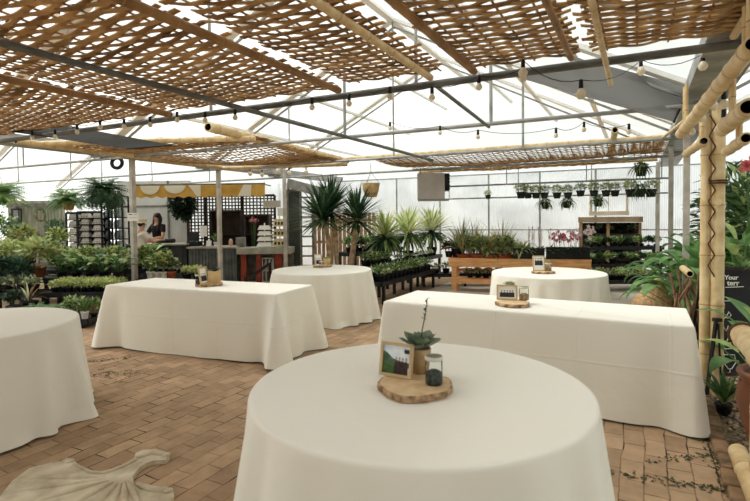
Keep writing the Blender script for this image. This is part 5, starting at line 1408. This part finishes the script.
# ------------------------------------------------------------------ orange wooden bench with its plants
A = at(448, 259, 10.0); B = at(592, 260, 9.25); A.z = B.z = 0
dB = (B - A); LB = dB.length; dB.normalize(); nB = V(-dB.y, dB.x, 0); ang = math.atan2(dB.y, dB.x); ZB = .69; WB = .62
Q = lambda x, y, z: A + dB * x + nB * y + ZV * z
t = thing('potting_bench', 'orange cedar potting bench crowded with grasses and orchids', 'bench', Q(LB / 2, WB / 2, 0))
mb = MB(); rB = rz(ang)
for i in range(4): mb.box(Q(LB / 2, .09 + i * .155, ZB - .025), (LB, .145, .05), rB, 0, .006)
part('bench_top', mb, [M_cedar], t)
mb = MB(); mb.box(Q(LB / 2, .03, ZB - .11), (LB - .02, .045, .13), rB, 0, .005); mb.box(Q(LB / 2, WB - .03, ZB - .11), (LB - .02, .045, .13), rB); part('apron', mb, [M_cedar], t)
for x in (.12, LB - .12):
    for y in (.07, WB - .07):
        mb = MB(); mb.box(Q(x, y, (ZB - .05) / 2), (.1, .09, ZB - .05), rB, 0, .005); part('leg', mb, [M_cedar], t)
mb = MB(); mb.box(Q(LB / 2, WB / 2, .24), (LB - .1, WB - .1, .04), rB); mb.box(Q(LB / 2, .05, .22), (LB - .1, .04, .1), rB); part('lower_shelf', mb, [M_cedar], t)
mb = MB(); mb.box(Q(LB / 2, WB - .05, .4), (LB - .25, .03, .06), rB); part('brace', mb, [M_cedar], t)
def onb(px, y):
    d = ray(px, 250); # solve A + dB*x + nB*y on the ray (plan view)
    o = A + nB * y; den = d.x * dB.y - d.y * dB.x; x = (o.x * d.y - o.y * d.x) / den
    return Q(x, y, ZB)
plant('red_leaf', onb(449, .3), 'dark red-leaved plant in a black pot at the end of the orange bench', 'black', None, .85)
items = [(457, 'grass_green', 'black'), (463, 'grass_tall', 'bowl'), (470, 'grass_gold', 'bowl'), (477, 'mid_bush', 'bowl'), (484, 'grass_gold', 'bowl'), (491, 'spider', 'bowl'), (498, 'grass_gold', 'bowl'), (504, 'mid_bush', 'bowl'), (509.5, 'grass_gold', 'bowl')]
desc = {'grass_green': 'green grassy plant', 'grass_tall': 'tall thin reedy grass', 'grass_gold': 'golden tan grass', 'mid_bush': 'leafy green plant', 'spider': 'pale striped grass'}
for i, (px, k, p) in enumerate(items):
    plant(k, onb(px, .2 if i % 2 else .3), f'{desc[k]}, {ORD[i]} from the left among the grasses on the orange bench', p, 'grasses on the orange bench', 1.2, variant=i % 2)
back = [(461, 'grass_tall'), (467, 'dark_bush'), (474, 'grass_tall'), (481, 'grass_green'), (488, 'grass_gold'), (495, 'mid_bush'), (502, 'grass_tall'), (508, 'spider')]
desc['dark_bush'] = 'dark leafy plant'
for i, (px, k) in enumerate(back):
    plant(k, onb(px, .5), f'{desc[k]}, {ORD[i]} from the left in the rear row on the orange bench', 'bowl', 'rear plants on the orange bench', 1.15 if k != 'dark_bush' else .8, variant=(i + 1) % 2)
def tray(px0, px1, y, h, label, dep=.2):
    a, b = onb(px0, y), onb(px1, y); L = (b - a).length; c = (a + b) / 2; c.z = ZB; t = thing('plant_tray', label, 'tray', c, 'black trays on the orange bench')
    mb = MB(); mb.box(c + V(0, 0, .012), (L, dep, .02), rB)
    for e in (-1, 1):
        mb.box(c + nB * (dep / 2 * e) + V(0, 0, h / 2 + .002), (L, .012, h), rB); mb.box(c + dB * (L / 2 * e) + V(0, 0, h / 2 + .002), (.012, dep, h), rB)
    part('tray', mb, [M_black], t); mb = MB()
    for e in (-1, 1): mb.box(c + nB * (dep / 2 + .008) * e + V(0, 0, h), (L + .03, .02, .02), rB); mb.box(c + dB * (L / 2 + .004) * e + V(0, 0, h), (.02, dep, .02), rB)
    part('tray_rim', mb, [M_black], t)
tray(513.5, 544, .18, .2, 'shorter black tray of spider plants and budding orchids on the orange bench')
tray(546.5, 589, .18, .22, 'longer black tray of pink orchids on the orange bench')
for i, (px, k) in enumerate(((517, 'spider'), (523, 'spider'), (529, 'bud_orchid'), (534.5, 'bud_orchid'), (540, 'bud_orchid'))):
    p = onb(px, .18); p.z = ZB + .025
    plant(k, p, f'{"pale spider plant" if k == "spider" else "budding orchid"}, {ORD[i]} from the left in the shorter black tray', 'liner', 'plants in the shorter tray', 1.05, variant=i % 2, name='potted_orchid' if k != 'spider' else 'potted_plant')
for i, px in enumerate((550, 555, 560, 565, 570, 575, 580, 585)):
    k = 'white_orchid' if i in (6, 7) else ('bud_orchid' if i == 0 else 'orchid'); p = onb(px, .18 + (.03 if i % 2 else -.03)); p.z = ZB + .025
    plant(k, p, f'{ {"white_orchid": "white orchid", "bud_orchid": "budding orchid", "orchid": "pink orchid"}[k] }, {ORD[i]} from the left in the longer black tray', 'liner', 'orchids in the longer tray', 1.0, variant=i % 3, name='potted_orchid', cat='orchid')
for i, px in enumerate((470, 478, 486)):
    p = onb(px, .36); p.z = .261
    plant('succ_small', p, f'small pale plant, {ORD[i]} from the left on the lower shelf of the orange bench', 'small', 'plants under the orange bench', 1.1, variant=i % 3)
# dark low bench behind with ground-level pots
bench(1.0, 3.0, 10.75, 11.15, .28, 'low dark bench seen beneath the orange bench')
for i in range(8):
    plant('succ_small' if i % 2 else 'seedling', V(1.12 + i * .24, 10.95, .28), f'small plant on the low dark bench beneath the orange bench, {ORD[i]} from the left', 'small', 'plants on the low dark bench', 1.3, variant=i % 3)

# ------------------------------------------------------------------ stepped dark shelves at the far right
def steprow(z, Y, x0, x1, label): return bench(x0, x1, Y, Y + .3, z, label, name='nursery_shelf')
for r, (z, Y, word) in enumerate(((.22, 9.75, 'lowest'), (.52, 10.1, 'middle'), (.86, 10.45, 'top'))):
    x0 = at(590, 250, Y).x; x1 = at(664, 250, Y).x
    steprow(z, Y, x0, x1, f'{word} step of the black nursery shelves below the brown-framed window')
    n = 10
    for i in range(n):
        k = (('seedling', 'succ_small', 'low_lime'), ('dark_bush', 'seedling', 'mid_bush'), ('dark_bush', 'upright', 'mid_bush'))[r][(i * 2 + r) % 3]
        plant(k, V(x0 + .1 + (x1 - x0 - .2) * i / (n - 1), Y + .14, z), f'small potted plant, {ORD[i]} from the left on the {word} step of the black shelves', 'small', f'plants on the {word} black step', {'dark_bush': .45, 'mid_bush': .6, 'upright': .8}.get(k, 1.25), variant=(i + r) % 3)
for i, (px, py, Y) in enumerate(((645, 254, 10.42), (644, 270, 10.07))):
    mb = MB(); q = at(px, py, Y - .03); mb.box(q, (.1, .008, .13), rx(-.15)); solo('price_sign', mb, [M_paper], ('pinkish white price sign on the top black step', 'white price sign on the middle black step')[i], 'sign', base=q)
# dark hutch with brown lintel on the back wall, window over it
tH = 12.55
def hb(mb, px0, px1, py0, py1, t, dep, m=0):
    a = att(px0, py1, t); b = att(px1, py0, t); a2 = V(a.x, a.y, 0); b2 = V(b.x, b.y, 0); c = (a2 + b2) / 2 + VV * dep / 2
    mb.box(V(c.x, c.y, (a.z + b.z) / 2), ((b2 - a2).length, dep, b.z - a.z), rz(-PHI), m)
a0 = att(580, 262, tH); t = thing('display_hutch', 'dark open shelving hutch with a brown lintel against the rear wall', 'shelving', V(a0.x, a0.y, 0))
mb = MB(); hb(mb, 578, 643, 216.5, 222.5, tH - .06, .5); part('lintel', mb, [mat('lintel_brown', (170, 148, 120), (140, 118, 92), rough=.7, scale=5)], t)
mb = MB()
for x in (580.5, 608, 640): hb(mb, x - 1.6, x + 1.6, 222.5, 281, tH, .08)
part('upright', mb, [M_brownwood], t)
mb = MB(); hb(mb, 580, 641, 222.5, 281, tH + .42, .03); part('back_panel', mb, [M_darkwood], t)
for y in (234, 246, 258):
    mb = MB(); hb(mb, 581, 640, y, y + 1.4, tH + .02, .4); part('shelf', mb, [M_darkwood], t)
    for i in range(5):
        c = att(588 + i * 11, y, tH + .2); c = V(c.x, c.y, att(588 + i * 11, y, tH + .02).z)
        plant(('dark_bush', 'seedling', 'mid_bush')[i % 3], c, f'shadowed small plant, {ORD[i]} from the left on the {("top", "middle", "bottom")[(234, 246, 258).index(y)]} shelf of the lintelled hutch', 'small', 'plants in the hutch', (.38, 1.2, .5)[i % 3], variant=i % 2)
mb = MB(); tw = TB - .09
hb(mb, 589.5, 592, 180, 214, tw, .06); hb(mb, 626, 628.5, 180, 214, tw, .06); hb(mb, 589, 629, 211, 215.5, tw - .05, .12); hb(mb, 589, 629, 178, 181, tw, .06)
hb(mb, 608, 609, 181, 211, tw + .02, .03); hb(mb, 592, 626, 196, 197, tw + .02, .03)
w1 = struct('window_1', mb, [mat('pale_frame', (206, 196, 176), (186, 174, 152), rough=.7, scale=4)])
# hanging baskets along the rail
def hang(px, py, Y0, kind, label, sc, pot='basket', variant=0, tz=2.2, grp='hanging baskets along the rear rail'):
    c = att(px, py, Y0); h = .13 * sc; wire = max(.12, (tz - c.z) / sc - .19)
    return plant(kind, V(c.x, c.y, c.z), label, pot, grp, sc, 'hanging_basket', 'hanging plant', variant, None, wire)
for i, px in enumerate((521, 528, 536, 544.5, 557, 568, 580.5, 594, 606, 615)):
    hang(px, 198.5 if i < 6 else 196.5, 10.2, 'hang_pale', f'pale leafy hanging basket, {ORD[i]} from the left in the upper row along the rear rail', .62 if i else .7, variant=i % 3)
for i, (px, py) in enumerate(((545.5, 209), (567, 208), (598, 206.5))):
    hang(px, py, 10.35, 'hang_trail', f'trailing hanging basket, {ORD[i]} from the left in the lower row of the rear wall', .66, variant=i % 2, tz=2.2, grp='trailing baskets below the rail')
for i, (px, k) in enumerate(((631, 'hang_pale'), (640, 'hang_trail'), (651, 'hang_pale'))):
    hang(px, 197, 10.1, k, f'leafy hanging basket in the cluster by the gutter posts, {ORD[i]} from the left', .75, variant=i % 2, grp='baskets by the gutter posts')
hang(488, 199, 11.3, 'hang_pale', 'lone small hanging basket beyond the golden grasses', .5, tz=1.98)
hang(641, 176, 9.6, 'hang_trail', 'tangled grey-green hanging plant high under the long rear mat near the gutter', .75, tz=2.6)
# unit heater and tan basket
p = at(431, 187, 10.5); t = thing('unit_heater', 'pale grey box heater hanging above the cream-striped yuccas', 'heater', p)
rH = rz(-.12); mb = MB(); mb.box(p, (.58, .5, .56), rH, 0, .02); part('cabinet', mb, [mat('heater_grey', (196, 190, 182), (180, 174, 166), rough=.5, scale=3)], t)
mb = MB(); q = p + rH @ V(.34, 0, .09); mb.box(q, (.1, .4, .36), rH)
for i in range(5): mb.box(q + rH @ V(.055, 0, -.14 + i * .07), (.015, .38, .02), rH)
part('louvre', mb, [M_black], t); mb = MB()
for e in (-.22, .22): mb.tube([p + rH @ V(e, 0, .27), p + rH @ V(e, 0, 2.6 - p.z + .02)], .008, 6)
part('hanging_rod', mb, [M_dark], t); mb = MB(); mb.box(p + rH @ V(.05, -.02, -.29), (.66, .5, .02), rH); part('base_tray', mb, [M_galv], t)
p = at(371, 197, 9.6); t = thing('hanging_pot', 'tan woven hanging basket above the leaning yucca', 'basket', p)
mb = MB(); mb.lathe([(.11, 0), (.15, .12), (.18, .27), (.165, .27), (.13, .04), (.001, .03)], p, 18); part('basket', mb, [mat('woven_tan', (206, 176, 124), (170, 138, 90), rough=.8, scale=40, bump=.5)], t)
mb = MB()
for k in range(3): mb.tube([p + V(.17 * math.cos(k * 2.1), .17 * math.sin(k * 2.1), .27), V(p.x, p.y, 2.45)], .004, 4)
mb.tube([V(p.x, p.y, 2.44), V(p.x, p.y, 2.62)], .004, 4); part('hanger', mb, [M_dark], t)

# ------------------------------------------------------------------ planting at the right
px_plant('paddle', 701, 5.75, .02, 'big broad paddle-leaved plant at the end of the long table', 'big', .82, 0, rot=.9)
px_plant('paddle', 682, 7.3, .02, 'second broad paddle-leaved plant further back beside the gutter post', 'big', .8, 1)
px_plant('paddle', 706, 6.6, .02, 'broad-leaved plant behind the laced bamboo post', 'big', .95, 2)
px_plant('tall_shrub', 735, 7.4, .25, 'tall airy green shrub behind the chalkboard', 'big', 1.15, 0)
px_plant('tall_shrub', 765, 6.4, .2, 'tall green shrub cut by the right edge of the photo', 'big', 1.1, 1)
px_plant('paddle_small', 741, 5.5, .45, 'bright leafy plant just above the top of the chalkboard', 'big', 1.0, 0)
px_plant('big_fern', 728, 5.9, .75, 'feathery green fern between the bamboo post and the chalkboard', 'big', .8, 2)
c = at(748, 166, 5.6); t = thing('pink_flower', 'pink flower on a tall stem at the right edge above the greenery', 'flower', V(c.x, c.y, 0))
mb = MB(); mb.tube([V(c.x, c.y, 0), V(c.x + .02, c.y, 1.2), c], .008, 6)
for k in range(10): mb.strap(V(c.x, c.y, .2 + k * .15), k * 2.4, .8, .4, .07, .9, 0, 5)
part('stem', mb, [G_mid], t); mb = MB()
for k in range(16): mb.leaf(c + V(R4.gauss(0, .02), R4.gauss(0, .02), R4.gauss(0, .02)), V(R4.gauss(0, 1), R4.gauss(-.3, .6), R4.gauss(0, 1)), V(0, -1, .3), .11, .07)
part('bloom', mb, [mat('petal_rose', (214, 120, 116), (196, 92, 92), rough=.6, scale=20, trans=.3)], t)
# twig fence with a rail
c = at(686, 300, 4.98); c.z = 0; t = thing('twig_fence', 'low fence of twisted brown twigs between the paddle leaves and the bamboo post', 'fence', c)
R5 = random.Random(5)
for i in range(11):
    x = -.12 + i * .03; b = c + UV * x + VV * R5.uniform(-.08, .12); mb = MB(); pts = [b]; H = R5.uniform(.7, .98)
    for k in range(1, 7): pts.append(b + V(R5.gauss(0, .025), R5.gauss(0, .025), H * k / 6))
    mb.tube(pts, [R5.uniform(.010, .018)] * 7, 7); part('twig', mb, [mat('twig', (150, 118, 90), (106, 80, 60), rough=.9, scale=12)], t)
mb = MB(); q = c + V(0, 0, .93); bamboo(mb, q - VV * .16 + UV * .02, q + VV * .45, .034, (True, False), .2, 12, .3); part('rail', mb, BM, t)
# burlap sack
c = at(652, 300, 6.35); c.z = 0; t = thing('burlap_sack', 'slumped tan burlap sack leaning beside the paddle-leaved plants', 'sack', c)
mb = MB(); n = 20; prof = [(.24, 0), (.28, .1), (.26, .25), (.2, .42), (.13, .56), (.06, .66), (.03, .69)]; vs = []
for i, (r, z) in enumerate(prof):
    for k in range(n):
        a = 2 * PI * k / n; rr = r * (1 + .07 * math.sin(3 * a + i) + .05 * math.sin(5 * a - i * 2)); vs.append(c + V(rr * math.cos(a) * 1.15 + .14 * (z / .69) ** 1.5 - .06, rr * math.sin(a), z))
mb.add(vs, [(i * n + k, i * n + (k + 1) % n, (i + 1) * n + (k + 1) % n, (i + 1) * n + k) for i in range(len(prof) - 1) for k in range(n)] + [tuple(range(n))[::-1], tuple(range((len(prof) - 1) * n, len(prof) * n))], 0, True)
part('sack', mb, [mat('burlap', (222, 184, 140), (184, 146, 104), rough=.95, scale=24, bump=.8, bscale=60)], t)
mb = MB(); mb.ball(c + V(.24, -.22, .36), .085, 10, 8, 0, (1, .8, 1.5)); part('folded_flap', mb, [MATS['burlap']], t)
# chalkboard
c = at(741, 330, 4.5); c.z = 0; aC = -.12; t = thing('chalkboard_sign', 'black A-frame chalkboard with white lettering behind the bamboo post', 'sign', c, None, aC, local=True)
tl = .10; Rm = rx(-tl); P = lambda x, y, z: Rm @ V(x, y, z)
mb = MB(); mb.box(P(0, 0, .52), (.52, .02, .98), Rm); part('board', mb, [mat('chalkboard', (38, 39, 40), (30, 31, 32), rough=.8, scale=6)], t)
mb = MB()
for x in (-.27, .27): mb.box(P(x, 0, .51), (.03, .035, 1.02), Rm)
for z in (.02, 1.01): mb.box(P(0, 0, z), (.56, .035, .03), Rm)
part('frame', mb, [M_darkwood], t)
mb = MB()
for x in (-.27, .27): mb.bar(P(x, .03, .98), V(x, .42, .0), .03, .02)
part('rear_leg', mb, [M_darkwood], t)
M_chalk = mat('chalk', (222, 220, 210), rough=.9)
def text(s, x, z, size, shear=0.0):
    cu = bpy.data.curves.new('lettering', 'FONT'); cu.body = s; cu.size = size; cu.align_x = 'CENTER'; cu.extrude = .0008; cu.shear = shear; cu.offset = .0015
    cu.materials.append(M_chalk); o = link(bpy.data.objects.new('lettering', cu)); o.parent = t
    bpy.context.view_layer.update()
    me = bpy.data.meshes.new_from_object(o.evaluated_get(bpy.context.evaluated_depsgraph_get()))
    bpy.data.objects.remove(o); o = link(bpy.data.objects.new('lettering', me)); o.parent = t
    o.matrix_local = Matrix.Translation(P(x, -.0125, z)) @ (Rm.to_4x4() @ Matrix.Rotation(PI / 2, 4, 'X'))
text('Your', -.045, .905, .058, .1); text('terr', -.03, .85, .066)
mb = MB(); yb = -.0118
def stroke(pts, r=.004): mb.tube([P(x, yb, z) for x, z in pts], r, 5)
stroke([(-.1, .83), (.06, .838)]); stroke([(-.2, .70), (-.1, .74), (-.2, .70), (-.02, .705)])
stroke([(-.21, .53), (-.17, .58), (-.15, .53), (-.19, .54)]); stroke([(-.13, .53), (-.1, .56), (-.08, .6), (-.06, .57), (-.09, .54), (-.12, .55)])
stroke([(-.14, .47), (-.11, .42), (-.09, .47)]); stroke([(-.17, .31), (.0, .31)]); stroke([(-.17, .25), (-.05, .26), (.0, .25)])
# goblet drawing
stroke([(-.14, .2), (-.15, .13), (-.11, .07), (-.08, .07), (-.04, .13), (-.05, .2), (-.14, .2)]); stroke([(-.095, .07), (-.095, .04), (-.13, .03), (-.06, .03)])
part('chalk_drawing', mb, [M_chalk], t)
text('Fair', -.06, .33, .075, .4)
mb = MB()
# metal easel leaning on the post
f0, f1 = atz(706, 399, 0), at(716, 321, 3.98); t = thing('metal_easel', 'thin black metal stand leaning by the laced bamboo post', 'stand', f0)
mb = MB(); mb.bar(f0, f1, .022, .022); part('front_leg', mb, [M_black], t); mb = MB(); f2 = atz(722, 404, 0); mb.bar(f2, f1 + V(.012, -.01, -.02), .014, .014); part('rear_leg', mb, [M_black], t)
mb = MB(); mb.box(f1 + V(.01, 0, .01), (.06, .04, .03)); part('hook', mb, [M_black], t)
# brown urn with the near leafy plants
c = V(2.52, 2.98, 0); plant('cane', c, 'tall leafy caned plant in the big brown pot at the right edge', 'urn', None, .95, 'potted_plant', 'plant', 0, 2.2)
plant('paddle_small', V(2.95, 3.55, .02), 'light green leafy plant between the chalkboard and the big brown pot', 'black', None, 1.1, variant=1, rot=1.0)
plant('upright', V(2.62, 3.62, .02), 'thin spiky sprig growing in the gravel next to the edging', 'small', None, .9, variant=1)

# ------------------------------------------------------------------ shell-shaped paving stone
out = [(-4, 500), (12, 480), (28, 468), (48, 463), (60, 461), (66, 457.5), (73, 459), (77, 464), (86, 470), (98, 472), (112, 468.5), (124, 464), (134, 459), (136, 453), (143, 449.5), (156, 449), (166, 451), (170, 455), (166, 460), (154, 460.5), (146, 463), (138, 469), (133, 476), (134, 484), (141, 490), (151, 491), (158, 487.5), (167, 486.5), (174, 490), (174, 496), (168, 503), (150, 512), (128, 522), (96, 536), (50, 548), (-10, 540), (-22, 520)]
G = [atz(x, y, .028) for x, y in out]
cen = Vector((sum(p.x for p in G) / len(G), sum(p.y for p in G) / len(G), 0))
t = thing('shell_stone', 'cream cast-stone paver shaped like a scallop shell set in the brick floor', 'paving stone', cen)
mb = MB(); n = len(G)
low = [V(p.x, p.y, .001) for p in G]; mid_ = [V(p.x, p.y, .022) for p in G]; top = [V(p.x + (cen.x - p.x) * .02, p.y + (cen.y - p.y) * .02, .03) for p in G]
mb.add(low + mid_ + top, [(i + k * n, (i + 1) % n + k * n, (i + 1) % n + (k + 1) * n, i + (k + 1) * n) for k in range(2) for i in range(n)] + [tuple(range(2 * n, 3 * n))])
M_cast = mat('cast_stone', (216, 204, 178), (178, 164, 138), rough=.85, scale=7, bump=.25, bscale=40)
part('slab', mb, [M_cast], t)
mb = MB(); hinge = atz(124, 476, .03); ends = [(8, 492), (30, 503), (52, 516), (78, 524), (104, 522), (124, 514), (140, 505), (18, 478)]
for x, y in ends:
    e = atz(x, y, .03); h = hinge.lerp(e, .18); pts = [h.lerp(e, k / 6) for k in range(7)]
    mb.tube([p + V(0, 0, -.004) for p in pts], [.004 + .018 * math.sin(PI * (k + .6) / 7.2) for k in range(7)], 8)
part('flutes', mb, [M_cast], t)
mb = MB()
for c0_, c1_, c2_ in (((137, 458), (152, 453), (166, 455)), ((137, 484), (150, 489), (168, 491))):
    p = [atz(*q, .032) for q in (c0_, c1_, c2_)]; mb.tube(p, [.014, .02, .016], 8); mb.ball(p[2], .026, 10, 6, 0, (1.1, 1, .6))
mb.ball(atz(69, 461, .032), .028, 10, 6, 0, (1.3, 1, .5))
p = [atz(*q, .032) for q in ((74, 464), (90, 472), (104, 473), (122, 467), (136, 460))]; mb.tube(p, .01, 8)
part('scrolls', mb, [M_cast], t)

# ------------------------------------------------------------------ light, sky and camera
w = bpy.data.worlds.new('World'); scn.world = w; w.use_nodes = True
N = w.node_tree.nodes; L = w.node_tree.links; bg = N['Background']
sky = N.new('ShaderNodeTexSky'); sky.sky_type = 'HOSEK_WILKIE'; sky.turbidity = 6.0; sky.ground_albedo = 0.5; sky.sun_direction = (-0.57, 0.24, 0.79)
mxw = N.new('ShaderNodeMix'); mxw.data_type = 'RGBA'; mxw.inputs[0].default_value = 0.75
L.new(sky.outputs[0], mxw.inputs[6]); mxw.inputs[7].default_value = (0.95, 1.0, 0.985, 1)
L.new(mxw.outputs[2], bg.inputs['Color']); bg.inputs['Strength'].default_value = 1.45
sun = bpy.data.lights.new('sun', 'SUN'); sun.energy = 8.5; sun.angle = math.radians(40); sun.color = (1, .99, .97)
so = link(bpy.data.objects.new('sun', sun)); so.rotation_euler = V(.72, -.3, -1.0).to_track_quat('-Z', 'Y').to_euler(); so.location = (5, 5, 12)

cam = bpy.data.cameras.new('camera'); co = link(bpy.data.objects.new('camera', cam))
cam.sensor_fit = 'HORIZONTAL'; cam.sensor_width = 36; cam.lens = FPX * 36 / 750; cam.shift_y = SHIFT / 750
co.matrix_world = Matrix.Translation(CAM) @ Matrix((R_, U_, -F_)).transposed().to_4x4()
cam.clip_start = .05; cam.clip_end = 200
cam.dof.use_dof = True; cam.dof.focus_distance = 5.5; cam.dof.aperture_fstop = 2.8
scn.camera = co
vs = scn.view_settings; scn.display_settings.display_device = 'sRGB'
vs.view_transform = 'Standard'; vs.look = 'None'; vs.gamma = 1; vs.use_curve_mapping = False; vs.exposure = 0.27
scn.cycles.use_denoising = True
scn.cycles.max_bounces = 12; scn.cycles.diffuse_bounces = 6; scn.cycles.transmission_bounces = 8; scn.cycles.transparent_max_bounces = 24
scn.cycles.sample_clamp_indirect = 8
